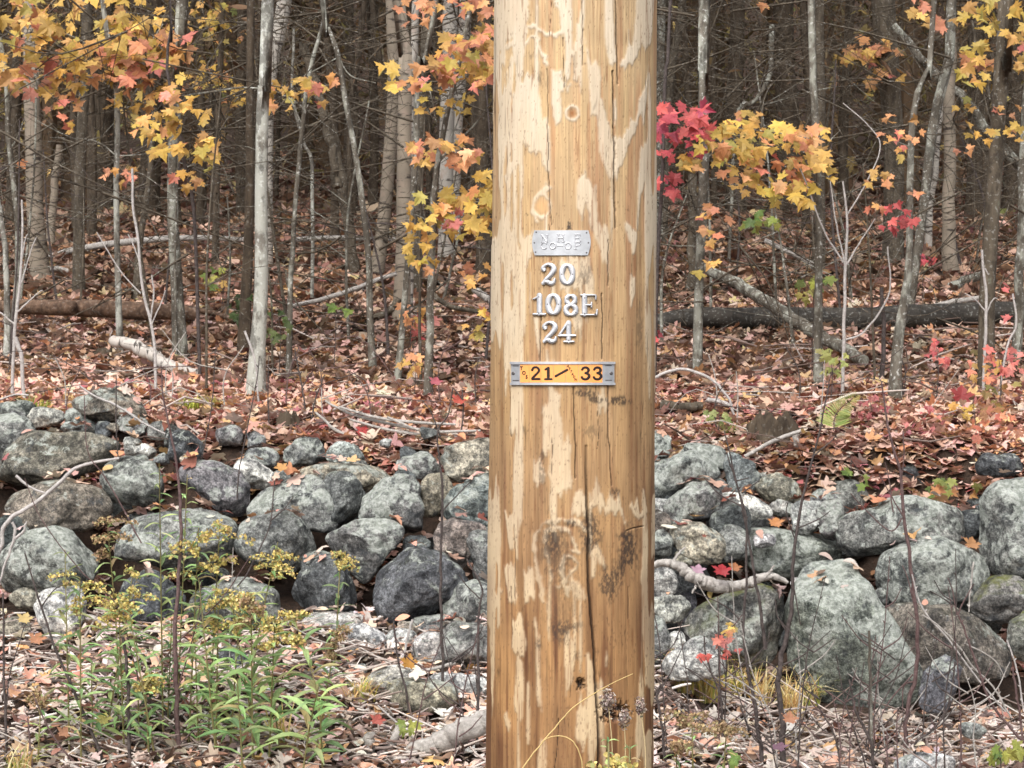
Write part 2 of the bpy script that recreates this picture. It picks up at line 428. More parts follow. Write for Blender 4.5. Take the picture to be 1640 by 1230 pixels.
def build_pole():
    th = np.r_[np.linspace(-np.pi / 2 - .12, np.pi / 2 + .12, 350), np.linspace(np.pi / 2 + .2, 1.5 * np.pi - .2, 40)]
    py = np.r_[np.linspace(-7200, -70, 140), np.linspace(-60, 1290, 1050), np.linspace(1300, 2300, 60)]
    TH, PYY = np.meshgrid(th, py)
    sn = np.sin(TH); s = np.where(np.cos(TH) >= 0, sn, np.sign(sn) * (2 - np.abs(sn)))
    s = np.where(TH > np.pi / 2 + .13, 2 - np.sin(TH) , s)
    X = 917 + 132 * s + (615 - PYY) * 10 / 1230; Y = PYY
    r0 = phalf(PYY) / FX * PY; x0 = (pxc(PYY) - 820) / FX * PY + r0 * np.sin(TH); y0 = PY - r0 * np.cos(TH)
    X = np.where(np.cos(TH) > 0, 820 + x0 / y0 * FX, X); Y = np.where(np.cos(TH) > 0, 615 + (PYY - 615) * (PY - .155) / y0, Y)
    # ragged lookup: edges finger along the grain
    wx = X + 2.2 * fbm(X / 9, Y / 50, 0, 3, 1); wy = Y + 16 * fbm(X / 5, Y / 160, 3, 3, 2) + 5 * vn(X / 2.2, Y / 60, 5, 3)
    L = np.zeros(X.shape, bool)
    for P in LIGHT: L |= inpoly(wx, wy, P)
    H = fbm(X / 26, Y / 230, 7, 4, 11) + .3 * vn(X / 5, Y / 160, 2, 12)
    bias = np.where((X < 838) | (X > 1028), .16, .0) + np.where(Y < 420, .03, 0) + np.where((Y < -60) | (Y > 1290), .1, 0)
    L |= (H + bias + np.where((Y > 600) & (X < 885), .08, 0)) > .47
    for P in RINGS:
        L |= dline(X + 2.5 * fbm(X / 6, Y / 9, 0, 2, 5), Y + 3 * fbm(X / 6, Y / 9, 4, 2, 6), P) < 2.9 + 3.2 * fbm(X / 9, Y / 12, 8, 2, 7)
    # knots
    kn = np.hypot((X - 917) / 9, (Y - 181) / 10) + .15 * fbm(X / 5, Y / 5, 0, 2, 4)
    kn2 = np.hypot((X - 868) / 12, (Y - 330) / 17) + .15 * fbm(X / 5, Y / 7, 0, 2, 8)
    L |= (kn > .9) & (kn < 1.35); L &= ~(kn < .85)
    L |= (kn2 > .95) & (kn2 < 1.25); L &= ~(kn2 < .95)
    Lf = L.astype(float)
    for ax in (0, 1, 0, 1): Lf = (np.roll(Lf, 1, ax) + 2 * Lf + np.roll(Lf, -1, ax)) / 4
    Lf = Lf * (.78 + .22 * np.clip(fbm(X / 30, Y / 120, 5, 3, 64) * 2 + .5, 0, 1))
    rim = np.clip(1 - np.abs(Lf - .45) * 3.2, 0, 1)
    D = fbm(X / 22, Y / 300, 20, 4, 31) + .5 * vn(X / 4, Y / 200, 6, 35)
    t = np.clip((Y - 150) / 900, 0, 1)[..., None]
    wood = S(203, 172, 130, .72) * (1 - t) + S(170, 128, 84, .72) * t
    deep = S(184, 144, 106, .86) * (1 - t) + S(132, 90, 58, .68) * t
    dm = np.clip((D - .05) * 2.2, 0, 1)[..., None]
    col = wood * (1 - dm) + deep * dm
    sb = np.clip(fbm(X / 11, Y / 520, 25, 3, 46) * 2.2, -1, 1)[..., None] * (.25 + .75 * t)      # long colour streaks along the grain
    col = col * np.where(sb > 0, 1 + sb * np.array([.16, .17, .13]), 1 + sb * np.array([.38, .44, .48]))
    grain = fbm(X / 1.6, Y / 90, 1, 3, 41)[..., None]
    col = col * (1 + .24 * grain)
    fib = fbm(X / 1.1, Y / 26, 6, 2, 44)[..., None]; col = col * (1 + .10 * fib)
    band = fbm(X / 60, Y / 40, 3, 3, 43)[..., None]
    col = col * (1 + .10 * band)
    yl = np.clip(fbm(X / 40, Y / 200, 9, 3, 51) * 2, 0, 1)[..., None] * .4
    col = col * (1 - yl) + col * np.array([1.04, 1.0, .86]) * yl
    lt = S(230, 212, 186, .70) * (1 - t) + S(214, 187, 148, .76) * t
    lt = lt * (1 + .07 * fbm(X / 3, Y / 60, 4, 3, 61)[..., None]) * (1 - .12 * np.clip(fbm(X / 30, Y / 90, 14, 3, 62), 0, 1)[..., None])
    col = col * (1 - Lf[..., None]) + lt * Lf[..., None]
    col = col * (1 - .30 * rim[..., None] * np.clip(.5 + fbm(X / 20, Y / 60, 2, 2, 66), 0, 1)[..., None])
    # knot cores
    kc = np.clip(1.1 - kn, 0, 1)[..., None]; col = col * (1 - kc) + S(140, 92, 52) * kc
    kc = np.clip(1.0 - kn2, 0, .7)[..., None]; col = col * (1 - kc) + S(200, 155, 105) * kc
    # specks and resin streaks along the grain
    sp = fbm(X / 1.5, Y / 6, 3, 2, 71); dens = np.clip(.42 - .10 * np.clip(Y / 1200, 0, 1) - .12 * fbm(X / 40, Y / 60, 1, 3, 72), .22, .6)
    spk = np.clip((sp - dens - .12) * 5, 0, 1)[..., None] * .5
    col = col * (1 - spk) + S(92, 66, 46) * spk
    stk = np.clip((fbm(X / 2.2, Y / 60, 13, 2, 77) - .45) * 4, 0, 1)[..., None] * .55
    col = col * (1 - stk) + S(120, 78, 46) * stk
    lum = col.mean(-1, keepdims=True); col = col * .96 + lum * .04
    dep = .0012 * Lf + .0004 * grain[..., 0] - .0004 * D
    for cx, cy, rx, ry, a in STAINS_NOTCHES:
        d = np.hypot((X - cx) / rx, (Y - cy) / ry)
        n = fbm(X / 4, Y / 9, 2, 4, 81 + int(cx))
        f = np.clip((1.3 - d + n * 1.5) * 2.0, 0, 1) * np.clip(1.7 - d, 0, 1) * np.clip(.95 + fbm(X / 2.5, Y / 5, 7, 3, 82) * 1.5, 0, 1) * min(a, 1)
        col = col * (1 - f[..., None]) + S(48, 40, 36) * f[..., None]
        if a > 1: dep -= .012 * f  # notches: sunk in, with their inner shade painted as dark colour
    wash = np.clip(fbm(X / 45, Y / 110, 21, 4, 87) * 1.6 + .35, 0, 1) * np.clip((Y - 560) / 350, 0, 1)
    col = col * (1 - wash[..., None] * np.array([.20, .22, .20]))
    for P, w in CRACKS:
        d = dline(X + .8 * vn(X * 0, Y / 30, 1, 91) + .4 * vn(X * 0, Y / 7, 1, 92), Y, P)
        f = np.clip(1.4 - d / (w * .8), 0, 1)
        if w > 2: f *= np.clip(.35 + (Y - 700) / 200, .35, 1)
        col = col * (1 - .9 * f[..., None]) + S(40, 28, 20) * .9 * f[..., None]
        dep -= f * .004 * min(w, 1.6)
    # random hairline checks
    hc = vn(X / 3.2, Y / 420, 33, 95); hl = np.clip(1 - np.abs(hc) * 26, 0, 1) * np.clip(fbm(X / 15, Y / 130, 2, 2, 96) * 3 - .1, 0, 1)
    col = col * (1 - .55 * hl[..., None])
    dep -= .001 * hl
    z = CAMZ - (PYY - 615) / FX * (PY - .155)
    xc = (pxc(PYY) - 820) / FX * PY; r = phalf(PYY) / FX * PY * (1 + .004 * vn(z * 2, TH * 0, 0, 5)) + dep
    V = np.stack([xc + r * np.sin(TH), PY - r * np.cos(TH), z], -1).reshape(-1, 3)
    ny, nx = X.shape
    i = np.arange(ny - 1)[:, None] * nx; j = np.arange(nx)[None, :]; k = (j + 1) % nx
    F = np.stack([i + j, i + nx + j, i + nx + k, i + k], -1).reshape(-1, 4)[:, ::-1]
    mb = MB(); mb.add(V, F, np.clip(col, .004, .85).reshape(-1, 3))
    m, nt, b = mat('peeled_pole_wood', .68); q = NB(nt)
    g = q.noise(q.coords((420, 420, 14), False), 1, 4, .6)
    g2 = q.noise(q.coords((900, 900, 200), False), 1, 2)
    c = q.attr('col').outputs['Color']
    c = q.mix(1.0, c, q.mix(g, (.78, .77, .75), (1.14, 1.14, 1.14)), 'MULTIPLY')
    c = q.mix(1.0, c, q.mix(g2, (.92, .92, .92), (1.06, 1.06, 1.06)), 'MULTIPLY')
    q.l(c, b.inputs['Base Color']); q.bump(g, b, .25, .0015)
    loc = (float((pxc(615) - 820) / FX * PY), PY, -.05)
    # rounded top cap
    top = V.reshape(ny, nx, 3)[0]; mb.add(np.vstack([top, top.mean(0) + [0, 0, .03]]), np.stack([np.arange(nx), (np.arange(nx) + 1) % nx, np.full(nx, nx)], 1), S(150, 110, 70))
    single('utility_pole', mb, m, loc, 'thick peeled wooden utility pole with cream streaks and long cracks before the stone wall', 'utility pole')
build_pole()

# ------------------------------------------------------------------ tags on the pole
def wrapmesh(mb, V2, F, col=None):
    """V2: (px, py, height in m) wrapped on to the pole"""
    V2 = np.asarray(V2, float); mb.add(wrap(V2[:, 0], V2[:, 1], V2[:, 2]), F, col)

def domed_stroke(mb, pts, org, scale, hmax, closed=False, base=.0003, n=40):
    """stroke with a rounded (cast) section; pts = (x, y up, width) in glyph units"""
    P = np.asarray(pts, float)
    if closed: P = np.vstack([P, P[:1]])
    Q = smoothline(P, n) if len(P) > 2 else smoothline(P, 8)
    xy, w = Q[:, :2], Q[:, 2]
    T = np.gradient(xy, axis=0)
    if closed: T[0] = T[-1] = xy[1] - xy[-2]
    T /= np.linalg.norm(T, axis=1)[:, None] + 1e-9; N = np.stack([-T[:, 1], T[:, 0]], 1)
    a = np.linspace(0, np.pi, 9)
    if not closed:   # rounded ends
        e = w[0] * .3; xy = np.vstack([xy[0] - T[0] * e, xy, xy[-1] + T[-1] * w[-1] * .3]); N = np.vstack([N[0], N, N[-1]]); w = np.r_[w[0] * .45, w, w[-1] * .45]
    off = np.cos(a) * .5; hh = np.sin(a) ** .6
    V = []
    for p, nn, ww in zip(xy, N, w):
        for o, h in zip(off, hh):
            g = p + nn * o * ww
            V.append((org[0] + g[0] * scale, org[1] - g[1] * scale, base + h * hmax * (1 if ww > .06 else .7)))
    m, k = len(xy), len(a)
    F = [(i * k + j, i * k + j + 1, (i + 1) * k + j + 1, (i + 1) * k + j) for i in range(m - 1) for j in range(k - 1)]
    wrapmesh(mb, V, F)

def disc(mb, px, py, rpx, h, dome=.0008, seg=14):
    a = np.linspace(0, 2 * np.pi, seg, endpoint=False)
    V = [(px + math.cos(t) * rpx, py + math.sin(t) * rpx, h) for t in a] + [(px + math.cos(t) * rpx * .7, py + math.sin(t) * rpx * .7, h + dome * .8) for t in a] + [(px, py, h + dome)]
    F4 = [(i, (i + 1) % seg, seg + (i + 1) % seg, seg + i) for i in range(seg)]
    F3 = [(seg + i, seg + (i + 1) % seg, 2 * seg) for i in range(seg)]
    wrapmesh(mb, V, F4); wrapmesh(mb, V, F3)

ring = lambda cx, cy, rx, ry, wx, wy: [(cx + rx * math.cos(t), cy + ry * math.sin(t), wx * abs(math.cos(t)) + wy * abs(math.sin(t))) for t in np.linspace(0, 2 * math.pi, 20, endpoint=False)]
GL = {
 '2': ([([(.13, .70, .20), (.10, .80, .17), (.22, .93, .12), (.38, .96, .14), (.56, .84, .20), (.56, .66, .21), (.42, .46, .18), (.22, .26, .15), (.10, .07, .14)], 0),
        ([(.08, .10, .12), (.24, .17, .17), (.42, .09, .18), (.57, .13, .15), (.63, .30, .08)], 0)], [(.40, .87), (.36, .13)]),
 '0': ([(ring(.33, .5, .245, .42, .20, .12), 1)], [(.085, .5), (.575, .5)]),
 '1': ([([(.33, .07, .20), (.33, .95, .20)], 0), ([(.36, .93, .10), (.20, .80, .09), (.06, .74, .07)], 0), ([(.06, .05, .10), (.60, .05, .10)], 0)], [(.33, .84), (.33, .10)]),
 '8': ([(ring(.35, .73, .19, .20, .17, .11), 1), (ring(.35, .27, .23, .22, .18, .11), 1)], [(.17, .77), (.57, .16)]),
 'E': ([([(.20, .06, .21), (.20, .95, .21)], 0), ([(.03, .95, .08), (.70, .95, .08)], 0), ([(.70, .95, .08), (.70, .74, .06)], 0), ([(.22, .5, .09), (.50, .5, .09)], 0), ([(.51, .38, .07), (.51, .62, .07)], 0),
        ([(.03, .05, .08), (.74, .05, .08)], 0), ([(.74, .06, .09), (.76, .30, .06)], 0)], [(.20, .82), (.20, .10), (.66, .07)]),
 '4': ([([(.44, .93, .12), (.05, .33, .10)], 0), ([(.04, .33, .11), (.78, .33, .11)], 0), ([(.48, .06, .20), (.48, .95, .20)], 0), ([(.26, .05, .09), (.72, .05, .09)], 0)], [(.48, .82), (.48, .12)]),
}
NUM = [('2', 867, 457, 'raised aluminium numeral 2 that opens the top row, left of the zero'), ('0', 897, 457, 'raised aluminium numeral 0 that ends the top row reading 20'),
       ('1', 853, 505, 'raised aluminium numeral 1 that starts the middle row'), ('0', 875, 505, 'raised aluminium numeral 0 in the middle row, between the 1 and the 8'),
       ('8', 902, 506, 'raised aluminium numeral 8 before the letter in the middle row'), ('E', 929, 506, 'raised aluminium capital letter E that ends the middle row'),
       ('2', 869, 550, 'raised aluminium numeral 2 in the lowest row, left of the four'), ('4', 894, 549, 'raised aluminium numeral 4 that ends the lowest row')]
for g, x, y, lab in NUM:
    sc = 35.0
    p0 = wrap(x + 11, y - 17, 0)
    root = empty('pole_numeral' if g != 'E' else 'pole_letter', p0, lab, 'numeral' if g != 'E' else 'letter', 'aluminium characters nailed to the pole')
    mb = MB()
    for pts, cl in GL[g][0]: domed_stroke(mb, [(a, b, c * 1.22) for a, b, c in pts], (x, y), sc, .0045, bool(cl))
    part('cast_figure', mb, M['alu'], root)
    for nx_, ny_ in GL[g][1]:
        mb = MB(); disc(mb, x + nx_ * sc, y - ny_ * sc, 1.5, .0042, .0007, 10); part('nail', mb, M['nail'], root)

def plate_grid(mb, x0, x1, y0, y1, h, edge=None, nx=24, ny=8, thick=None):
    """rectangular sheet wrapped round the pole with turned-down edges"""
    V = []
    for j in range(ny + 1):
        for i in range(nx + 1):
            u, v = i / nx, j / ny
            a, b = (edge(v) if edge else (x0, x1))
            x = a + (b - a) * u; y = y0 + (y1 - y0) * v
            V.append((x, y, h))
    k = nx + 1
    F = [(j * k + i, (j + 1) * k + i, (j + 1) * k + i + 1, j * k + i + 1) for j in range(ny) for i in range(nx)]
    wrapmesh(mb, V, F)
    # rim down to the wood
    rim = [j * k for j in range(ny + 1)] + [ny * k + i for i in range(1, nx + 1)] + [j * k + nx for j in range(ny - 1, -1, -1)] + [i for i in range(nx - 1, 0, -1)]
    lo = h - (thick if thick is not None else h + .002)
    V2 = [V[i] for i in rim] + [(V[i][0], V[i][1], lo) for i in rim]; n = len(rim)
    wrapmesh(mb, V2, [(i, n + i, n + (i + 1) % n, (i + 1) % n) for i in range(n)])

def text_mesh(mb, txt, px, py, hpx, h, rot=0, depth=.0006, xs=1.0, off=0.0):
    cu = bpy.data.curves.new('t', 'FONT'); cu.body = txt; cu.size = 1; cu.align_x = 'CENTER'; cu.align_y = 'CENTER'; cu.offset = off; cu.resolution_u = 3
    o = bpy.data.objects.new('t', cu); C.objects.link(o)
    dg = bpy.context.evaluated_depsgraph_get(); me = bpy.data.meshes.new_from_object(o.evaluated_get(dg))
    me.calc_loop_triangles()
    co = np.array([v.co[:2] for v in me.vertices]); F = np.array([t.vertices[:] for t in me.loop_triangles])
    bpy.data.objects.remove(o); bpy.data.curves.remove(cu); bpy.data.meshes.remove(me)
    s = hpx / .72; c, sn = math.cos(rot), math.sin(rot); co = co * [xs, 1]
    x = px + s * (co[:, 0] * c - co[:, 1] * sn); y = py - s * (co[:, 0] * sn + co[:, 1] * c)
    wrapmesh(mb, np.stack([x, y, np.full(len(x), h)], 1), F)

# name plate: N H E over CO-OP, bulged ends
root = empty('name_plate', wrap(899, 390, 0), 'small curved aluminium plate embossed N H E CO-OP above the numerals', 'name plate')
mb = MB(); ed = lambda v: (857 - 4 * math.sin(math.pi * v) + .5 * v, 942 + 4 * math.sin(math.pi * v) - v * 1)
plate_grid(mb, 0, 0, 369, 409, .0028, ed, 24, 10); part('plate', mb, M['plate'], root, False)
SE = {  # serif capitals, strokes in glyph units
 'N': [[(.1, 0, .12), (.1, 1, .12)], [(.1, 1, .18), (.8, 0, .18)], [(.8, 0, .12), (.8, 1, .12)], [(-.06, 1, .1), (.26, 1, .1)], [(-.06, 0, .1), (.26, 0, .1)], [(.64, 1, .1), (.96, 1, .1)]],
 'H': [[(.15, 0, .16), (.15, 1, .16)], [(.8, 0, .16), (.8, 1, .16)], [(.15, .5, .12), (.8, .5, .12)], [(-.04, 1, .1), (.34, 1, .1)], [(-.04, 0, .1), (.34, 0, .1)], [(.61, 1, .1), (.99, 1, .1)], [(.61, 0, .1), (.99, 0, .1)]],
 'E': [[(.1, 0, .16), (.1, 1, .16)], [(0, 1, .12), (.8, 1, .12)], [(0, 0, .12), (.85, 0, .12)], [(.1, .5, .11), (.6, .5, .11)], [(.8, 1, .1), (.8, .8, .1)], [(.85, 0, .1), (.85, .22, .1)]],
 'C': [[(.85, .75, .13), (.6, .97, .13), (.25, .88, .15), (.08, .5, .17), (.25, .12, .15), (.6, .03, .13), (.85, .22, .13)]],
 'P': [[(.15, 0, .16), (.15, 1, .16)], [(.15, 1, .12), (.6, .98, .13), (.8, .76, .15), (.6, .52, .13), (.15, .5, .12)], [(-.02, 0, .1), (.35, 0, .1)]],
 '-': [[(0, .5, .16), (.8, .5, .16)]]}
lines = [('N', 868, 388, 11.5), ('H', 893, 387, 11.5), ('E', 920, 387, 11.5), ('C', 867, 399, 11), ('O', 881, 399, 11), ('-', 893, 399, 11), ('O', 905, 399, 11), ('P', 920, 399, 11)]
mb = MB()
for g, x, y, sc in lines:
    if g == 'O': domed_stroke(mb, ring(.45, .48, .40, .45, .17, .14), (x, y), sc, .0016, True, .0027)
    else:
        for st in SE[g]: domed_stroke(mb, st, (x, y), sc, .0016, False, .0027, 24)
part('embossed_lettering', mb, M['alu'], root)
for x, y in ((860, 372), (939, 373), (857, 389), (942, 389), (859, 404), (939, 405)):
    mb = MB(); disc(mb, x, y, 1.6, .0026, .0006, 10); part('nail', mb, M['nail'], root)

# tag holder: TOS 21 / ATTACH 33
root = empty('number_plate', wrap(902, 598, 0), 'wide aluminium tag holder with orange tiles reading 21 / 33', 'number plate')
mb = MB(); plate_grid(mb, 820, 983, 580, 616, .0022, None, 40, 6); part('holder', mb, M['plate'], root, False)
for y0, y1 in ((579.4, 583.2), (613, 616.6)):
    mb = MB(); plate_grid(mb, 819.5, 983.5, y0, y1, .0048, None, 40, 2); part('rail', mb, M['alu'], root, False)
xs = [834.5, 849, 867.5, 887, 906.5, 926.5, 946, 964]
GT = {'2': [[(.08, .74, .13), (.2, .95, .13), (.45, .98, .13), (.62, .8, .13), (.55, .58, .13), (.2, .22, .13), (.08, .06, .13)], [(.08, .05, .13), (.68, .05, .13)]],
      '1': [[(.4, .04, .16), (.4, .96, .16)], [(.4, .95, .12), (.16, .8, .12)], [(.12, .04, .11), (.68, .04, .11)]],
      '/': [[(0, .26, .13), (.95, .80, .13)]],
      '3': [[(.08, .78, .13), (.22, .95, .13), (.48, .95, .14), (.60, .76, .15), (.5, .58, .13), (.32, .53, .12)], [(.32, .53, .12), (.55, .45, .14), (.64, .26, .15), (.48, .05, .14), (.2, .05, .13), (.05, .22, .13)]]}
for i, g in enumerate(['TOS', '2', '1', '/', 'ATTACH', '3', '3']):
    a, b = xs[i], xs[i + 1]
    mb = MB(); plate_grid(mb, a + .25, b - .25, 583.6, 612.6, .0034 + .00012 * (i % 2), None, 8, 4, .0012); tile = part('orange_tile', mb, M['orange'], root, False)
    mb = MB(); hh = .0038
    if g == 'TOS':
        for ch, x, y in (('T', 837, 590), ('O', 841, 597.5), ('S', 845.2, 604)): text_mesh(mb, ch, x, y, 5.8, hh, 0, xs=.85, off=.045)
    elif g == 'ATTACH':
        for k, ch in enumerate('ATTACH'): text_mesh(mb, ch, 910 + k * 2.35, 586.6 + k * 4.3, 3.9, hh, -.25, xs=.9, off=.04)
    else:
        x0 = (a + b) / 2 - 6.2
        for st in GT[g]: domed_stroke(mb, [(a_, b_, c_ * 1.45) for a_, b_, c_ in st], (x0 + (0 if g != '/' else -.5), 608), 20, .0004, False, .0036, 26)
    part('printed_figure', mb, M['ink'], tile)
for x in (823.5, 978):
    mb = MB(); disc(mb, x, 598, 2.8, .0024, .0012); part('nail', mb, M['nail'], root)
for x0, x1, y in ((823, 832, 586), (823, 832, 609.5), (969, 978.5, 585.5), (969, 978.5, 609)):
    mb = MB(); domed_stroke(mb, [(0, 0, 1.6), ((x1 - x0), 0, 1.6)], (x0, y), 1, .0003, False, .0023); part('slot', mb, M['nail'], root)

# ------------------------------------------------------------------ boulders of the wall
def ico(level):
    bm = bmesh.new(); bmesh.ops.create_icosphere(bm, subdivisions=level, radius=1)
    V = np.array([v.co[:] for v in bm.verts]); F = np.array([[v.index for v in f.verts] for f in bm.faces]); bm.free()
    return V / np.linalg.norm(V, axis=1)[:, None], F
ICO = {k: ico(k) for k in (3, 5)}
TONE = {'g': ((.165, .17, .165), .45, .1), 'd': ((.095, .10, .105), .25, .1), 'p': ((.40, .395, .38), .2, 0), 'b': ((.165, .145, .125), .2, .1),
        'l': ((.155, .158, .153), 1.0, .1), 'm': ((.15, .15, .14), .5, 1.0), 'w': ((.58, .57, .56), .05, 0), 'r': ((.20, .165, .155), .25, 0), 't': ((.30, .27, .22), .3, .1)}
def ell(cx, cy, w, h, rot=0, q=2.3, seed=0):
    out = []
    for t in np.linspace(0, 2 * np.pi, 14, endpoint=False):
        c, s = math.cos(t), math.sin(t)
        x = w / 2 * abs(c) ** (2 / q) * math.copysign(1, c); y = h / 2 * abs(s) ** (2 / q) * math.copysign(1, s)
        k = 1 + .09 * math.sin(3 * t + seed * 2.1) + .06 * math.sin(2 * t + seed)
        a = R(rot); out.append((cx + (x * math.cos(a) - y * math.sin(a)) * k, cy + (x * math.sin(a) + y * math.cos(a)) * k))
    return out
BVH_V, BVH_F, bvh_n = [], [], 0
def rockY(cy, bot):
    return float(np.interp(bot, [690, 740, 800, 860, 920, 1000, 1060, 1120, 1230], [8.95, 8.62, 8.38, 8.2, 8.06, 7.9, 7.55, 7.1, 6.45]))
nrock = 0
def rock(outline, tone, label, Y=None, depth=1.0, name='boulder'):
    global bvh_n, nrock
    nrock += 1
    P = np.asarray(outline, float); cx, cy = P.mean(0)
    # area centroid
    P = P.mean(0) + (P - P.mean(0)) * 1.045
    x, y = P[:, 0], P[:, 1]; x2, y2 = np.roll(x, -1), np.roll(y, -1); A = (x * y2 - x2 * y); a = A.sum() / 2
    if abs(a) > 1: cx, cy = ((x + x2) * A).sum() / (6 * a), ((y + y2) * A).sum() / (6 * a)
    if Y is None: Y = rockY(cy, P[:, 1].max())
    k = Y / FX
    Q = np.stack([(P[:, 0] - cx) * k, -(P[:, 1] - cy) * k], 1)
    ring_ = np.vstack([Q, Q[:1]]); seg = [ring_[i] + (ring_[i + 1] - ring_[i]) * t for i in range(len(Q)) for t in np.linspace(0, 1, 12, endpoint=False)]
    seg = np.array(seg); ang = np.arctan2(seg[:, 1], seg[:, 0]); rad = np.hypot(seg[:, 0], seg[:, 1])
    o = np.argsort(ang); ang, rad = ang[o], rad[o]
    ta = np.linspace(-np.pi, np.pi, 180, endpoint=False)
    tr = np.interp(ta, np.r_[ang - 2 * np.pi, ang, ang + 2 * np.pi], np.r_[rad, rad, rad])
    g = np.exp(-.5 * (np.arange(-12, 13) / 3.2) ** 2); g /= g.sum()
    tr = np.convolve(np.r_[tr[-12:], tr, tr[:12]], g, 'valid')
    size = math.sqrt(abs(a)) * k
    N, F = ICO[5]
    def shape(N):
        phi = np.arctan2(N[:, 2], N[:, 0]); s = np.hypot(N[:, 0], N[:, 2])
        r = np.interp(phi, np.r_[ta, np.pi], np.r_[tr, tr[0]])
        d = size * .52 * depth
        V = np.stack([r * s ** .78 * np.cos(phi), d * np.sign(N[:, 1]) * np.abs(N[:, 1]) ** .85, r * s ** .78 * np.sin(phi)], 1)
        rr = np.random.default_rng(nrock * 13 + 5)
        for _ in range(7):                                   # worn facets on the faces towards and above us
            n = rr.normal(size=3); n[1] = -abs(n[1]) * 1.3 - .35; n /= np.linalg.norm(n)
            sup = (V @ n).max(); e = V @ n - sup * rr.uniform(.62, .9); V = V - n[None] * np.clip(e, 0, None)[:, None] * .8
        nz = fbm(V[:, 0] / size * 2.2 + nrock * 3.1, V[:, 1] / size * 2.2, V[:, 2] / size * 2.2, 3, nrock)
        n2 = fbm(V[:, 0] * 14 + nrock, V[:, 1] * 14, V[:, 2] * 14, 4, nrock + 50)
        rid = 1 - np.abs(fbm(V[:, 0] * 6 + nrock, V[:, 1] * 6, V[:, 2] * 6, 3, nrock + 70))
        return V + N * (size * .075 * nz + .010 * n2 - .010 * np.clip(rid - .86, 0, 1) * 6)[:, None]
    V = shape(N)
    base, li, mo = TONE[tone]
    rr = np.random.default_rng(nrock); base = np.array(base) * rr.uniform(.70, 1.0) * (1 + rr.normal(size=3) * .025)
    mb = MB(); mb.add(V, F, base)
    me = mb.mesh(name, M['rock'])
    at = me.color_attributes.new('par', 'FLOAT_COLOR', 'POINT')
    at.data.foreach_set('color', np.tile(np.array([0, li, mo, 1], np.float32), len(V)))
    loc = W(cx, cy, Y)
    tag(link(name, me, None, loc), label, 'rock', 'stones of the dry stone wall')
    N3, F3 = ICO[3]; V3 = shape(N3) + loc
    BVH_V.append(V3); BVH_F.append(F3 + bvh_n); bvh_n += len(V3)

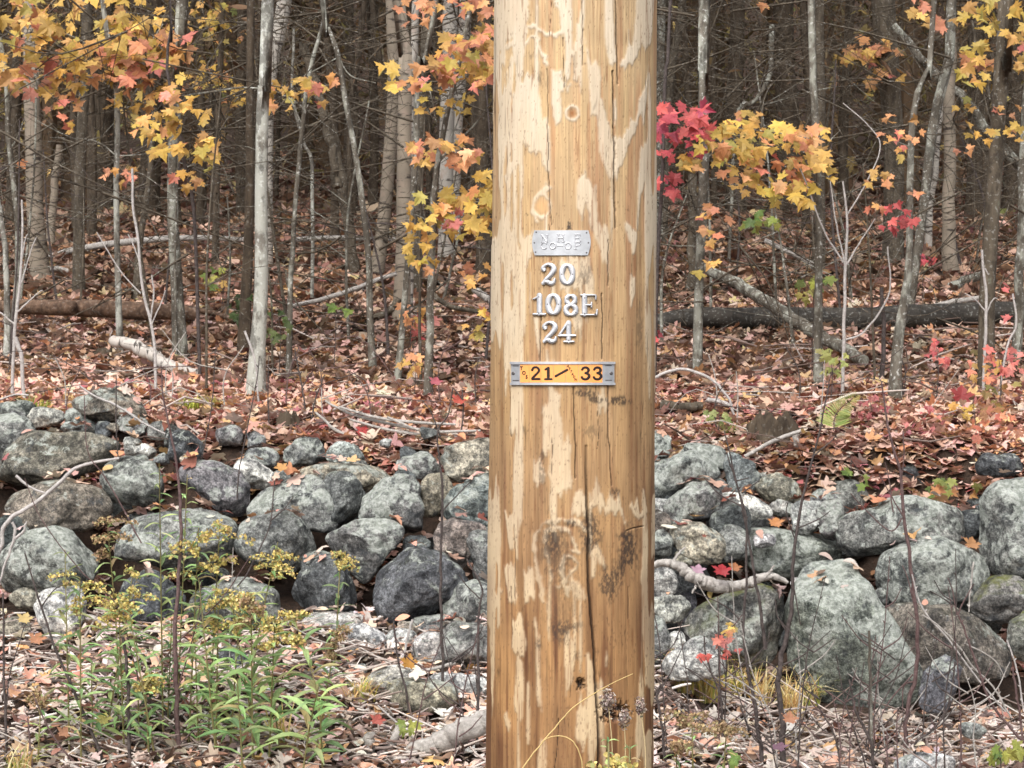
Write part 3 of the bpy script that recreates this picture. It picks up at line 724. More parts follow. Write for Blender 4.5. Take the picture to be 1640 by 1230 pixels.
ROCKS = [
 # left of the pole, top course
 ([(117,640),(146,626),(182,622),(213,634),(232,660),(234,675),(195,674),(177,680),(156,681),(122,668)], 'b', 'dark brownish domed boulder highest on the left end of the wall'),
 (ell(68,668,66,32,-3,2.3,1), 'p', 'pale flat stone just left of the dark domed boulder'),
 (ell(24,655,64,28,0,2.6,2), 'g', 'flat grey stone under dead twigs at the upper left edge'),
 (ell(127,684,58,28,4,2.3,3), 'g', 'low grey stone wedged under the dark domed boulder'),
 (ell(165,688,32,24,0,2.2,4), 'd', 'small dark stone between two low stones left of the white twig'),
 (ell(210,681,60,27,8,2.2,5), 'l', 'oval lichened stone under the white twig'),
 (ell(263,690,56,34,0,2.2,6), 'l', 'greenish stone at the lower end of the white twig'),
 (ell(296,716,52,52,20,3,7), 'd', 'dark angular slab among leaves behind the goldenrod'),
 (ell(366,699,50,38,-10,2.2,8), 'l', 'round pale lichened stone among the leaves left of the black and white boulder'),
 (ell(416,735,62,40,5,2.4,9), 'g', 'mottled stone behind the white egg shaped stone'),
 (ell(407,760,74,44,22,2.2,10), 'w', 'white egg shaped stone with an orange stain'),
 ([(452,735),(455,718),(480,703),(508,700),(520,715),(523,735),(512,743),(470,748)], 'g', 'rounded grey boulder with a pale face on the crest left of the pole'),
 (ell(553,729,60,38,3,2.4,12), 'p', 'pale flat topped stone right of the rounded crest boulder'),
 ([(455,765),(470,752),(520,742),(580,743),(630,752),(635,768),(600,785),(520,785),(470,775)], 't', 'long tan slab lying behind the front boulders left of the pole'),
 ([(630,742),(645,728),(668,720),(690,727),(705,748),(706,766),(680,770),(640,760)], 'l', 'angular boulder with a round green lichen spot'),
 ([(706,735),(712,714),(745,706),(785,704),(806,740),(786,762),(735,774),(716,765)], 't', 'wide tan boulder beside the pole at the top of the wall'),
 (ell(0,708,92,96,0,2.4,16), 'l', 'big rounded lichened boulder cut by the left edge'),
 # second course
 ([(2,757),(14,717),(39,699),(78,691),(125,694),(177,704),(190,722),(187,737),(146,755),(112,765),(99,774),(52,784),(16,790),(4,782)], 'b', 'long boulder with a rough brown broken face'),
 ([(8,808),(18,793),(62,773),(104,773),(146,780),(172,798),(180,816),(167,836),(135,848),(104,852),(52,856),(23,848)], 'b', 'wide flat brown grey boulder crossed by the white branch'),
 ([(163,762),(170,745),(195,733),(225,728),(245,742),(258,775),(256,802),(235,810),(190,810),(170,792)], 'g', 'upright pale grey boulder right of the brown faced boulder'),
 ([(287,767),(294,748),(312,741),(346,739),(385,756),(398,777),(396,810),(380,828),(351,820),(325,795)], 'g', 'smooth grey boulder behind tall goldenrod tips'),
 ([(396,815),(411,790),(458,767),(489,757),(515,765),(533,793),(544,829),(539,852),(505,850),(458,840),(400,838)], 'l', 'wide wedge shaped boulder with greenish grey crust'),
 (ell(548,800,64,92,4,2.6,22), 'd', 'dark upright stone with a pale lichen cap squeezed between two boulders'),
 ([(574,829),(583,793),(609,772),(640,757),(669,770),(677,808),(677,857),(653,866),(614,848),(578,842)], 'l', 'tall domed boulder with pale lichen crown'),
 (ell(698,795,62,64,0,2.6,24), 't', 'beige stone set back between the domed boulder and the bluish boulder'),
 ([(706,818),(715,795),(740,773),(785,755),(806,780),(806,840),(765,845),(735,838),(708,832)], 'g', 'bluish grey boulder touching the pole in the second course'),
 # third course
 ([(-20,905),(8,880),(42,858),(85,846),(120,853),(146,868),(160,892),(152,925),(120,942),(60,950),(10,948)], 'l', 'whitish crusted boulder at lower left under the white branch'),
 ([(187,881),(193,850),(216,829),(260,818),(312,811),(346,816),(380,842),(377,860),(362,892),(330,912),(270,922),(215,917),(190,905)], 'g', 'broad grey boulder half hidden by goldenrod'),
 ([(376,862),(399,834),(453,823),(484,832),(510,876),(506,893),(484,912),(445,916),(400,904),(378,884)], 'g', 'rounded speckled boulder just right of the goldenrod heads'),
 ([(522,858),(573,837),(614,832),(645,845),(645,865),(616,891),(595,922),(578,928),(546,896)], 'l', 'tapered boulder pointing down between the round dark boulders'),
 ([(695,862),(700,834),(726,830),(775,843),(782,862),(757,883),(744,912),(723,908),(700,885)], 'r', 'reddish brown boulder under the bluish boulder by the pole'),
 (ell(780,893,66,86,0,2.5,31), 'g', 'grey boulder partly hidden by the left side of the pole'),
 (ell(668,878,44,46,0,2.4,32), 'd', 'small dark stone filling the gap left of the reddish boulder'),
 (ell(20,860,70,66,0,2.4,33), 'd', 'dark stone in shadow behind the white branch fork'),
 (ell(510,905,60,50,0,2.4,34), 'd', 'dark stone in the gap below the speckled boulder'),
 # bottom course
 ([(464,950),(479,921),(506,894),(546,905),(571,930),(581,967),(567,986),(530,988),(487,976),(466,966)], 'd', 'dark smooth boulder low in the wall behind a single goldenrod'),
 ([(600,952),(605,925),(618,898),(640,883),(668,877),(702,884),(730,908),(747,935),(745,950),(705,970),(692,994),(650,998),(615,994),(602,974)], 'd', 'large dark round boulder with pale lichen dots'),
 ([(705,985),(715,955),(735,938),(765,934),(795,940),(795,1000),(765,1004),(730,1009),(708,1000)], 'l', 'lichen covered stone against the pole near the wall foot'),
 ([(285,985),(300,955),(350,935),(410,930),(445,950),(448,985),(430,1006),(350,1010),(300,1005)], 'g', 'low grey boulder behind the densest goldenrod'),
 (ell(240,960,110,80,5,2.4,39), 'd', 'shaded boulder low behind the goldenrod stems'),
 (ell(97,980,72,88,-20,2.6,40), 'p', 'pale slab leaning at the wall foot on the left'),
 (ell(46,958,56,36,10,2.3,41), 't', 'small tan stone left of the pale leaning slab'),
 (ell(540,1003,136,38,3,2.8,42), 'p', 'long flat pale stone in front of the dark smooth boulder'),
 (ell(587,1028,66,52,10,2.3,43), 'w', 'white rounded cobble at the wall foot'),
 (ell(642,1028,54,40,0,2.4,44), 'p', 'pinkish grey cobble right of the white cobble'),
 (ell(690,1042,64,58,-15,2.3,45), 'p', 'light grey cobble left of the mottled stone by the pole'),
 (ell(748,1036,88,82,0,2.4,46), 'g', 'mottled purple grey stone by the pole foot'),
 (ell(690,1000,60,30,0,2.5,47), 'g', 'low stone with orange leaves under the large dark boulder'),
 (ell(625,1092,90,50,-8,2.4,48), 'p', 'low grey stone sunk in the leaves before the white cobble'),
 (ell(672,1114,120,52,3,2.5,49), 't', 'brownish mossy stone sunk in the ground near the pole'),
 (ell(738,1098,104,36,4,2.6,50), 'p', 'flat pale stone between the sunk stones and the pole'),
 (ell(372,1065,56,58,0,2.4,51), 'd', 'dark half buried stone under the goldenrod leaves'),
 # right of the pole, top
 (ell(1052,714,44,58,5,2.3,52), 'l', 'upright lichened stone touching the right side of the pole'),
 ([(1086,722),(1098,709),(1118,707),(1150,716),(1168,730),(1174,750),(1140,756),(1095,742)], 'l', 'long whitish stone on top of the wall right of the pole'),
 ([(1165,725),(1188,728),(1207,740),(1218,762),(1214,785),(1190,792),(1168,782),(1158,752)], 'g', 'spotted grey stone behind thin stems right of the whitish stone'),
 ([(1208,785),(1220,762),(1247,757),(1272,772),(1287,790),(1287,804),(1260,807),(1223,804)], 't', 'tan speckled stone below the rotten stump'),
 ([(1020,760),(1040,742),(1077,731),(1106,722),(1128,724),(1148,738),(1154,759),(1152,779),(1130,776),(1104,780),(1082,792),(1064,806),(1030,800)], 'l', 'big greenish boulder at the right side of the pole'),
 ([(1059,819),(1066,806),(1086,788),(1110,773),(1131,771),(1149,779),(1156,797),(1154,821),(1139,830),(1119,838),(1100,834),(1085,836),(1073,845),(1062,834)], 'l', 'oval boulder with yellow green crust below the big greenish boulder'),
 ([(1150,790),(1168,785),(1195,790),(1223,804),(1237,816),(1233,832),(1205,834),(1177,829),(1155,816)], 'w', 'white elongated stone right of the oval boulder'),
 (ell(1172,838,60,60,0,2.4,59), 'd', 'dark stone under the white elongated stone'),
 (ell(1253,814,50,28,8,2.6,60), 'p', 'bluish pale flat stone under the tan speckled stone'),
 (ell(1296,827,62,50,0,2.6,61), 'p', 'pale blocky stone behind the forked stem'),
 (ell(1330,832,52,62,0,2.4,62), 'l', 'lichened stone left of the long mossy topped boulder'),
 (ell(1322,800,52,34,0,2.4,63), 'g', 'small grey stone among leaves above the pale blocky stone'),
 (ell(1056,838,34,46,0,2.3,64), 'r', 'small pinkish stone beside the pole under the big boulder'),
 ([(1072,850),(1087,832),(1102,829),(1128,839),(1152,856),(1166,870),(1174,889),(1157,899),(1135,903),(1112,900),(1090,886),(1076,868)], 't', 'pinkish tan topped boulder in the second row right of the pole'),
 (ell(1172,872,60,60,0,2.4,66), 'g', 'grey stone set back right of the pinkish tan boulder'),
 ([(1030,870),(1047,854),(1062,847),(1073,852),(1080,868),(1077,883),(1058,898),(1036,902)], 'g', 'round grey stone at the right edge of the pole'),
 ([(1180,870),(1198,848),(1240,846),(1278,857),(1330,856),(1350,880),(1340,910),(1290,925),(1250,927),(1210,912),(1186,895)], 'l', 'large pale flat faced slab in the middle of the right wall', None),
 (ell(1098,896,40,28,0,2.3,69), 't', 'small tan stone behind the crooked grey branch'),
 ([(1030,912),(1052,902),(1066,906),(1080,915),(1086,933),(1081,953),(1064,960),(1036,960)], 'p', 'pale speckled stone under the left end of the crooked branch'),
 ([(1030,962),(1080,953),(1096,955),(1109,968),(1105,983),(1086,996),(1067,996),(1040,987)], 'p', 'smooth pale stone beside the pole under the speckled one'),
 ([(1030,988),(1058,986),(1067,1000),(1072,1020),(1070,1043),(1056,1064),(1034,1068)], 'g', 'dark striped stone low against the right side of the pole'),
 (ell(1083,1026,32,32,0,2.2,73), 'w', 'small bright white stone at the foot of the mossy boulder'),
 ([(1054,1066),(1073,1048),(1091,1035),(1108,1024),(1128,1023),(1148,1037),(1161,1056),(1162,1078),(1113,1090),(1072,1088)], 'p', 'smooth light grey mound shaped stone in the grass'),
 ([(1088,1010),(1104,988),(1131,970),(1164,957),(1195,948),(1223,938),(1241,947),(1256,962),(1262,992),(1254,1030),(1243,1058),(1219,1074),(1198,1070),(1180,1052),(1150,1044),(1110,1030)], 'm', 'large rounded boulder with moss on top under the crooked branch'),
 ([(1256,1000),(1260,960),(1278,925),(1300,903),(1335,891),(1365,902),(1394,935),(1415,975),(1427,1010),(1452,1045),(1467,1075),(1457,1118),(1400,1132),(1330,1124),(1280,1105),(1264,1050)], 'l', 'huge tilted lichen covered slab, the biggest stone of the wall'),
 ([(1333,845),(1345,830),(1375,820),(1404,818),(1428,805),(1460,798),(1495,801),(1530,812),(1541,828),(1548,857),(1539,870),(1505,870),(1450,872),(1428,876),(1408,886),(1360,890),(1340,872)], 'l', 'long lichened boulder topping the wall on the right'),
 ([(1408,917),(1417,892),(1440,879),(1475,870),(1520,868),(1558,883),(1581,900),(1587,925),(1572,943),(1550,958),(1500,968),(1455,968),(1425,958),(1411,942)], 'l', 'broad pale faced boulder below the long lichened boulder'),
 ([(1572,850),(1574,815),(1585,788),(1605,773),(1650,762),(1690,800),(1700,900),(1660,928),(1610,931),(1582,908),(1571,880)], 'l', 'tall boulder with a light patch at the right edge'),
 ([(1550,957),(1560,942),(1590,927),(1625,925),(1660,943),(1662,978),(1635,994),(1600,996),(1570,989),(1554,972)], 'm', 'mossy rounded stone below the tall boulder at the right edge'),
 (ell(1652,1022,82,74,0,2.3,81), 'm', 'mossy stone cut by the right edge below the mossy rounded one'),
 ([(1410,972),(1440,965),(1490,973),(1540,980),(1578,998),(1607,1020),(1624,1052),(1622,1080),(1580,1092),(1530,1097),(1480,1094),(1432,1065)], 'b', 'wide smooth brown grey boulder low on the right'),
 ([(1470,1130),(1480,1080),(1500,1055),(1530,1035),(1542,1060),(1537,1097),(1522,1136),(1490,1142)], 'd', 'dark pointed stone standing before the brown grey boulder'),
 (ell(1412,957,32,30,0,2.4,84), 'g', 'small stone wedged right of the huge slab'),
 (ell(1556,840,52,50,0,2.5,85), 'd', 'dark stone in the gap left of the tall edge boulder'),
 (ell(1480,1226,110,34,0,2.6,86), 'w', 'flat white stone in the leaves at the bottom right'),
 (ell(1600,745,80,40,0,2.5,87), 'd', 'dark stone for the shaded hollow behind the fallen pale branch at upper right'),  # dark stone tone stands in for the shade of a hollow
 (ell(1560,1170,44,26,0,2.4,88), 'p', 'small pale stone among leaves below the brown grey boulder'),
 (ell(20,1010,60,40,0,2.4,89), 't', 'tan stone in the leaves at the lower left edge'),
]
YFIX = {1226: 6.5}
for e in ROCKS:
    out, tone, lab = e[0], e[1], e[2]
    if lab.startswith('huge'): rock(out, tone, lab, 7.75, .9)
    elif lab.startswith('large pale flat'): rock(out, tone, lab, 8.25, .8)
    elif lab.startswith('large rounded boulder with moss'): rock(out, tone, lab, 7.75, .9)
    elif lab.startswith('flat white stone in'): rock(out, tone, lab, 6.5, .8)
    elif lab.startswith('wide smooth'): rock(out, tone, lab, 7.85, .8)
    elif lab.startswith('dark pointed'): rock(out, tone, lab, 7.45, .8)
    else: rock(out, tone, lab)
rq = np.random.default_rng(3)
for i in range(64):      # filler stones behind the face, coloured dark for the shade in the gaps
    px = rq.uniform(-10, 1650); py = rq.uniform(715, 965) if px < 800 else rq.uniform(740, 1040)
    if 800 < px < 1030: continue
    w_ = rq.uniform(48, 90)
    rock(ell(px, py, w_, w_ * rq.uniform(.6, .95), rq.uniform(-20, 20), 2.5, i), rq.choice(list('dddgd')), 'smaller filler stone wedged in a dark gap behind the front boulders', rockY(py, py + 30) + .42, .9, 'filler_stone')
for i in range(52):      # small rubble on the crest and at the foot
    zone_ = i % 4
    px, py = [(rq.uniform(500, 790), rq.uniform(990, 1110)), (rq.uniform(300, 790), rq.uniform(690, 790)), (rq.uniform(1045, 1340), rq.uniform(760, 960)), (rq.uniform(0, 300), rq.uniform(660, 760))][zone_]
    w_ = rq.uniform(16, 40); rock(ell(px, py, w_, w_ * rq.uniform(.6, .9), rq.uniform(-30, 30), 2.6, i), rq.choice(list('pgtdgp')), 'small rubble stone lying loose between the larger stones', rockY(py, py + 12) - .04, .9, 'rubble_stone')
for i, (px, py) in enumerate([(845, 725), (905, 722), (975, 728), (850, 800), (925, 795), (990, 800), (870, 875), (945, 880), (1000, 905), (840, 945), (905, 960), (970, 985)]):
    rock(ell(px, py, 92, 80, rq.uniform(-15, 15), 2.5, i), rq.choice(list('gldgt')), 'stone of the wall right behind the pole, hidden by it in the photo', None)
for i in range(26):      # the wall runs on past both edges of the picture
    px = rq.uniform(-330, -75) if i % 2 else rq.uniform(1735, 1980); py = [730, 800, 880, 955][(i // 2) % 4]
    rock(ell(px, py, rq.uniform(90, 150), rq.uniform(70, 95), rq.uniform(-15, 15), 2.5, i), rq.choice(list('glldgt')), 'stone where the wall runs on beyond the edge of the picture', None)
VV = np.concatenate(BVH_V); FF = np.concatenate(BVH_F)
BVH = BVHTree.FromPolygons(VV.tolist(), FF.tolist())

# ------------------------------------------------------------------ leaves
def sym(h):
    h = np.array(h, float); r = h[1:-1][::-1] * [-1, 1]; return np.vstack([h, r])
def tmpl(out, c=(0, .35)):
    V = np.vstack([np.array(c)[None], out]); n = len(out); i = np.arange(n)
    return V, np.stack([np.zeros(n, int), 1 + i, 1 + (i + 1) % n], 1)
MAPLE = tmpl(sym([(0, 0), (.12, .02), (.30, -.08), (.31, .06), (.50, .10), (.37, .20), (.35, .27), (.50, .38), (.66, .54), (.47, .56), (.44, .66), (.23, .50), (.25, .70), (.14, .80), (0, 1.02)]))
MAPLO = tmpl(sym([(0, 0), (.28, -.06), (.48, .10), (.35, .25), (.64, .54), (.44, .62), (.22, .50), (.24, .72), (0, 1.0)]))
OVAL = tmpl(sym([(0, 0), (.16, .12), (.26, .35), (.24, .6), (.12, .85), (0, 1)]), (0, .45))
LANCE = tmpl(sym([(0, 0), (.055, .12), (.095, .35), (.085, .6), (.045, .82), (0, 1)]), (0, .45))
def nrm(a): return a / (np.linalg.norm(a, axis=-1, keepdims=True) + 1e-9)
def put_leaves(mb, P, N, T, size, col, tm, fold=(.0, .5), curl=(-.3, .6), org=.4, aniso=None):
    n = len(P)
    if n == 0: return
    P = np.asarray(P, float); N = nrm(np.asarray(N, float)); T = np.asarray(T, float)
    T = nrm(T - N * (T * N).sum(1, keepdims=True)); X = np.cross(T, N)
    tv, tf = tm; a = rng.uniform(*fold, n)[:, None]; b = rng.uniform(*curl, n)[:, None]; sk = rng.normal(0, .25, n)[:, None]
    x = tv[None, :, 0] * (1 if aniso is None else aniso[:, None]); y = tv[None, :, 1]
    z = a * np.abs(x) - b * (y - .35) ** 2 + sk * x * y + .07 * np.sin(x * 9 + sk * 20) * np.abs(x)
    s = np.broadcast_to(np.asarray(size, float), (n,))[:, None, None]
    V = P[:, None] + s * (x[..., None] * X[:, None] + (y - org)[..., None] * T[:, None] + z[..., None] * N[:, None])
    k = len(tv); F = tf[None] + (np.arange(n) * k)[:, None, None]
    c = np.repeat(np.asarray(col, float)[:, None], k, 1)
    c = c * (1 + .12 * (np.hypot(tv[:, 0], tv[:, 1] - .4)[None, :, None] - .35))
    mb.add(V.reshape(-1, 3), F.reshape(-1, 3), np.clip(c, .003, .9).reshape(-1, 3))
def pick(pal, n, var=.16, k=.72, ds=.24):
    w = np.array([p[3] for p in pal], float); i = rng.choice(len(pal), n, p=w / w.sum())
    base = np.array([S(*p[:3]) for p in pal])[i]
    base = (base * (1 - ds) + base.mean(1, keepdims=True) * ds) * k
    return base * np.exp(rng.normal(0, var, (n, 1))) * (1 + rng.normal(0, .05, (n, 3)))

YEL = [(220, 180, 74, 4), (212, 168, 62, 4), (226, 172, 86, 3), (224, 152, 92, 1), (196, 178, 84, 1)]
ORA = [(226, 158, 98, 4), (228, 146, 106, 2), (222, 172, 84, 4), (228, 132, 108, .8)]
MIX = YEL + ORA
RED = [(204, 78, 80, 3), (214, 92, 90, 3), (176, 66, 84, 2)]
GRN = [(140, 160, 70, 3), (170, 170, 70, 2), (110, 140, 60, 2)]
PNK = [(216, 110, 100, 3), (220, 130, 120, 3), (200, 80, 80, 1)]

def spray(mb, cl, k=1.0):
    """leaf clusters: (px, py, rx, ry, n, palette, leaf px, Y) hanging roughly face-on, tips down"""
    for cx, cy, rx, ry, n, pal, lp, Y in cl:
        n = max(1, int(n * k * 1.2)); rx, ry, lp = rx * 1.28, ry * 1.28, lp * .74; a = rng.uniform(0, 2 * np.pi, n); r = np.sqrt(rng.uniform(0, 1, n))
        px = cx + rx * r * np.cos(a); py = cy + ry * r * np.sin(a)
        yy = Y + rng.normal(0, .22, n)
        P = np.stack([(px - 820) / FX * yy, yy, CAMZ - (py - 615) / FX * yy], 1)
        N = np.stack([rng.normal(0, .45, n), -rng.uniform(.25, 1, n), rng.uniform(.1, 1.0, n)], 1)
        T = np.stack([rng.normal(0, .7, n), -rng.uniform(0, .6, n), -rng.uniform(.3, 1, n)], 1)
        put_leaves(mb, P, N, T, lp / FX * Y * rng.uniform(.72, 1.12, n), pick(pal, n, .22, .68, .13), MAPLE, (-.1, .55), (-.4, 1.1))

def px_tube(mb, pts, Y, w, col=None, seg=7, n=None, rough=.06, ys=0., seed=0):
    """tube along photo pixels at distance Y (scalar or per point); w = width in px (scalar or ends)"""
    pts = np.asarray(pts, float); Ys = np.broadcast_to(np.asarray(Y, float), (len(pts),)).copy()
    P = np.array([W(p[0], p[1], yy) for p, yy in zip(pts, Ys)])
    n = n or max(4, int(len(pts) * 6)); L = smoothline(P, n)
    wr = np.interp(np.linspace(0, 1, n), np.linspace(0, 1, len(np.atleast_1d(w))), np.atleast_1d(w)) / 2 / FX * Ys.mean()
    if rough and n > 6:
        t = np.arange(n); L = L + np.stack([vn(t * .5, seed + 3, 0, 5), vn(t * .5, seed + 9, 0, 6), 0 * t], 1) * wr[:, None] * .5
    addtube(mb, L, wr, seg, col, rough, seed)
    return L

# ------------------------------------------------------------------ trees
tid = 0
def tree(pts, w, mt, label, name='bare_tree', cat='tree', Y=None, clusters=(), branches=(), top=None, crown=0, flare=1.35, leafmat='leaf', group=None, twigs=0, sway=.0):
    """pts: top-to-bottom photo pixels of the trunk; the last one stands on the ground"""
    global tid; tid += 1
    bx, by = pts[-1]
    Y = gY(bx, by) if Y is None else Y
    base = W(bx, by, Y); base[2] = terr(base[0], base[1])
    root = empty(name, base, label, cat, group)
    P = [W(x, y, Y) for x, y in pts]; P[-1] = base - np.array([0, 0, .12])
    w = list(np.atleast_1d(w)); w = np.interp(np.linspace(0, 1, len(P)), np.linspace(0, 1, len(w)), w)
    r = w / 2 / FX * Y
    if pts[0][1] <= 5:       # grows on past the top of the picture
        H = top or 6 + 6 * min(1, r[0] / .08)
        d = P[0] - P[1]; d = d / max(d[2], .05); dz = H
        P = [P[0] + np.array([d[0] * .35 * dz, .02 * dz, dz])] + [P[0] + np.array([d[0] * .5 * dz * .5, 0, dz * .5])] + P
        r = np.r_[r[0] * .25, r[0] * .7, r]
    n = max(14, len(P) * 7); L = smoothline(np.column_stack([P, r]), n)
    rr = np.maximum(L[:, 3], .002); L = L[:, :3]
    t = np.arange(n); L[:, 0] += vn(t * .35, tid * 7.3, 0, 4) * rr * .35; L[:, 1] += vn(t * .35, tid * 3.3, 8, 4) * rr * .35
    hgt = L[:, 2] - base[2]; rr = rr * (1 + (flare - 1) * np.exp(-np.clip(hgt, 0, 9) / .16))
    mb = MB(); addtube(mb, L, rr, 14 if rr.max() > .03 else 8, None, .10 if rr.max() > .02 else .05, tid)
    part('trunk', mb, M[mt], root)
    if len(branches) or twigs:
        for b in branches: mb = MB(); px_tube(mb, b[0], Y, np.array(b[1]) * .8, seed=tid); part('branch', mb, M[mt], root)
        rs = np.random.default_rng(tid)
        for _ in range(twigs):
            i = rs.integers(2, n - 4); p = L[i]; dx = rs.choice([-1, 1]); ln = rs.uniform(.25, .9) * min(1.6, Y / 10)
            q = p + np.array([dx * ln * .55, rs.normal(0, .2) * ln, rs.uniform(-.2, .35) * ln]); e = p + np.array([dx * ln, rs.normal(0, .3) * ln, rs.uniform(-.35, .6) * ln])
            mb = MB(); addtube(mb, smoothline(np.array([p, q, e]), 8), np.linspace(max(.003, rr[i] * .22), .0012, 8), 5); part('branch', mb, M[mt], root)
    if clusters:
        mb = MB(); spray(mb, [c if len(c) > 7 else (*c, Y - .15) for c in clusters]); part('leaves', mb, M[leafmat], root, False)
    if crown:                # unseen crown added above the frame to shade the wood below
        mb = MB(); m = crown; tp = L[0] if L[0][2] > L[-1][2] else L[-1]
        m = int(m * .45); rad = 1.6 + .8 * rng.random(); Pc = rng.normal(size=(m, 3)) * [rad * .6, rad * .6, 1.5] + [tp[0], tp[1], max(tp[2], CAMZ + .30 * Y + 3.0)]
        Pc = Pc[Pc[:, 2] > CAMZ + .21 * Pc[:, 1] + .6]; m = len(Pc)
        N = rng.normal(size=(m, 3)); N[:, 2] += 1.2
        put_leaves(mb, Pc, N, rng.normal(size=(m, 3)), rng.uniform(.3, .6, m), pick([(150, 120, 50, 2), (90, 90, 50, 2), (150, 95, 50, 1)], m), MAPLO)
        part('crown', mb, M['leaf'], root, False)
    return root

G = 'trees at the edge of the wood'
tree([(0,60),(10,130),(15,240),(28,360),(25,480),(8,572)], [8,10], 'grey_bark', 'slender grey sapling bowing along the left edge', 'bare_sapling', group=G, branches=[([(15,240),(25,225),(40,190)],[4,2])])
tree([(-6,300),(6,380),(12,470),(10,585)], [8,11], 'pale_bark', 'pale dead sapling stem at the far left edge', 'bare_sapling', group=G)
tree([(44,0),(45,80),(52,200),(58,330),(68,452)], [24,28], 'tan_birch', 'tan birch trunk behind the orange maple leaves at the left', 'birch_tree', group=G, crown=130)
tree([(98,232),(86,310),(78,398)], [11,14], 'tan_birch', 'short broken birch snag leaning right of the tan birch', 'birch_snag', group=G, flare=1.1)
tree([(140,0),(132,160),(127,300),(125,475)], [17,18], 'brown_bark', 'mossy brown trunk between the broken snag and the pale sapling', group=G, twigs=4, crown=130)
tree([(164,0),(182,100),(187,200),(186,300),(188,450),(196,578)], [8,10], 'pale_bark', 'thin pale maple sapling holding the big orange and yellow leaf mass', 'maple_sapling', group=G,
     branches=[([(188,250),(150,225),(80,220)],[3,1.5]),([(188,250),(230,247),(275,240)],[3,2]),([(200,118),(232,80),(262,38)],[4,2]),([(180,100),(120,60),(60,40)],[4,2]),([(180,130),(110,120),(30,125)],[3,1.5])],
     clusters=[(120,30,110,38,46,YEL,36),(45,20,26,24,8,ORA,38),(45,60,30,30,12,MIX,36),(130,75,120,30,40,YEL,34),(30,118,34,30,14,ORA,38),(70,130,24,22,6,ORA,36),(125,108,50,34,26,MIX,30),(175,105,45,30,24,ORA,34),(235,75,55,36,32,ORA,36),(240,110,40,26,14,ORA,34),
               (100,160,24,22,12,ORA,24),(112,205,16,10,4,ORA,22),(215,160,22,24,8,YEL,30),(185,165,10,10,3,ORA,26),(288,62,16,18,5,ORA,36),(262,130,24,26,10,YEL,32),(205,283,30,16,9,ORA,26),(26,262,8,8,1,ORA,28)])
tree([(248,175),(238,290),(225,390),(214,478)], [8,11], 'brown_bark', 'leaning brown stem between the pale sapling and the grey trunk', group=G)
tree([(272,-20),(275,40),(268,78),(268,120),(285,200),(295,260),(310,330),(322,400)], [4,6], 'twig', 'dark crooked maple stem with yellow leaf tiers before the grey trunk', 'maple_sapling', group=G, Y=10.4, flare=1.0,
     branches=[([(285,200),(250,195),(225,205)],[2.5,1.2]),([(300,265),(320,240),(332,245)],[2.5,1])],
     clusters=[(245,200,32,16,12,YEL,30),(300,185,28,22,12,YEL,28),(268,232,24,18,9,YEL,34),(318,240,24,24,12,YEL,34),(300,290,20,14,6,ORA,26),(265,160,14,20,6,ORA,32),(335,262,10,10,3,YEL,30)])
tree([(290,0),(284,100),(276,300),(279,450),(289,578)], [21,17,22], 'grey_bark', 'grey lichen speckled trunk at left with a cut branch scar', group=G, crown=150, twigs=2)
tree([(355,0),(350,160),(346,300),(342,420)], [9,11], 'dark_bark', 'thin dark stem with pale yellow leaves behind it, left of the white trunk', group=G, Y=17,
     clusters=[(320,25,26,22,16,YEL,20),(345,30,20,20,10,YEL,18),(330,115,34,22,18,YEL,18),(335,135,20,12,6,YEL,18),(375,152,28,12,12,YEL,20),(360,55,30,12,8,YEL,16)], branches=[([(350,100),(330,110),(310,118)],[3,1]),([(352,140),(375,150),(395,152)],[3,1])])
tree([(401,0),(400,200),(398,350),(390,550)], [13,13,20], 'dark_bark', 'dark thin trunk directly behind the white trunk', group=G, Y=11.6, crown=80)
tree([(430,0),(421,150),(418,300),(417,450),(412,560),(410,640)], [20,20,22,24], 'pale_bark', 'straight whitish lichen covered trunk with a flared foot at left centre', 'maple_tree', group=G, crown=150, flare=1.7)
tree([(454,0),(442,50),(434,140),(432,260),(430,432)], [24,20,13,14], 'birch', 'white birch leaning behind the straight whitish trunk', 'birch_tree', group=G, crown=120)
tree([(470,45),(470,90),(467,140),(473,180),(487,230),(500,280),(500,340)], [4,6], 'pale_bark', 'wavy thin stem right of the white birch', 'bare_sapling', group=G, Y=14, flare=1)
tree([(522,20),(500,100),(488,166),(473,328),(466,453),(462,600)], [6,9], 'grey_bark', 'slim grey maple sapling carrying a small yellow leaf spray', 'maple_sapling', group=G,
     branches=[([(484,200),(460,155),(430,165)],[3,1.5]),([(484,195),(505,145),(545,133)],[3,1.5])], clusters=[(445,158,20,18,8,YEL,28),(485,145,28,18,12,YEL,28),(520,138,24,12,9,ORA,26),(517,174,8,8,2,ORA,28),(435,165,10,10,3,ORA,26)])
tree([(518,0),(524,40),(540,80),(555,170),(571,260),(585,370),(592,450),(598,606)], [8,9,11], 'grey_bark', 'slender curved grey sapling with lichen between the birches', 'bare_sapling', group=G, branches=[([(540,85),(560,120),(602,133)],[3,1.5]),([(545,90),(500,115)],[3,2])])
tree([(532,200),(552,320),(562,390),(572,446)], [15,18], 'brown_bark', 'dark leaning trunk foot behind the curved grey sapling', group=G, twigs=2)
tree([(627,0),(632,100),(623,227),(613,353),(598,446)], [19,21,19], 'tan_birch', 'leaning birch left of the twin grey birch', 'birch_tree', group=G, crown=110)
tree([(640,0),(651,60),(651,200),(648,370),(641,520)], [20,23,25], 'tan_birch', 'grey tan birch standing right of the leaning birch', 'birch_tree', group=G, crown=110)
tree([(664,0),(661,100),(656,220),(658,380),(654,505)], [12,13,14], 'birch', 'thin birch squeezed between the grey tan birch and the smooth trunk', 'birch_tree', group=G)
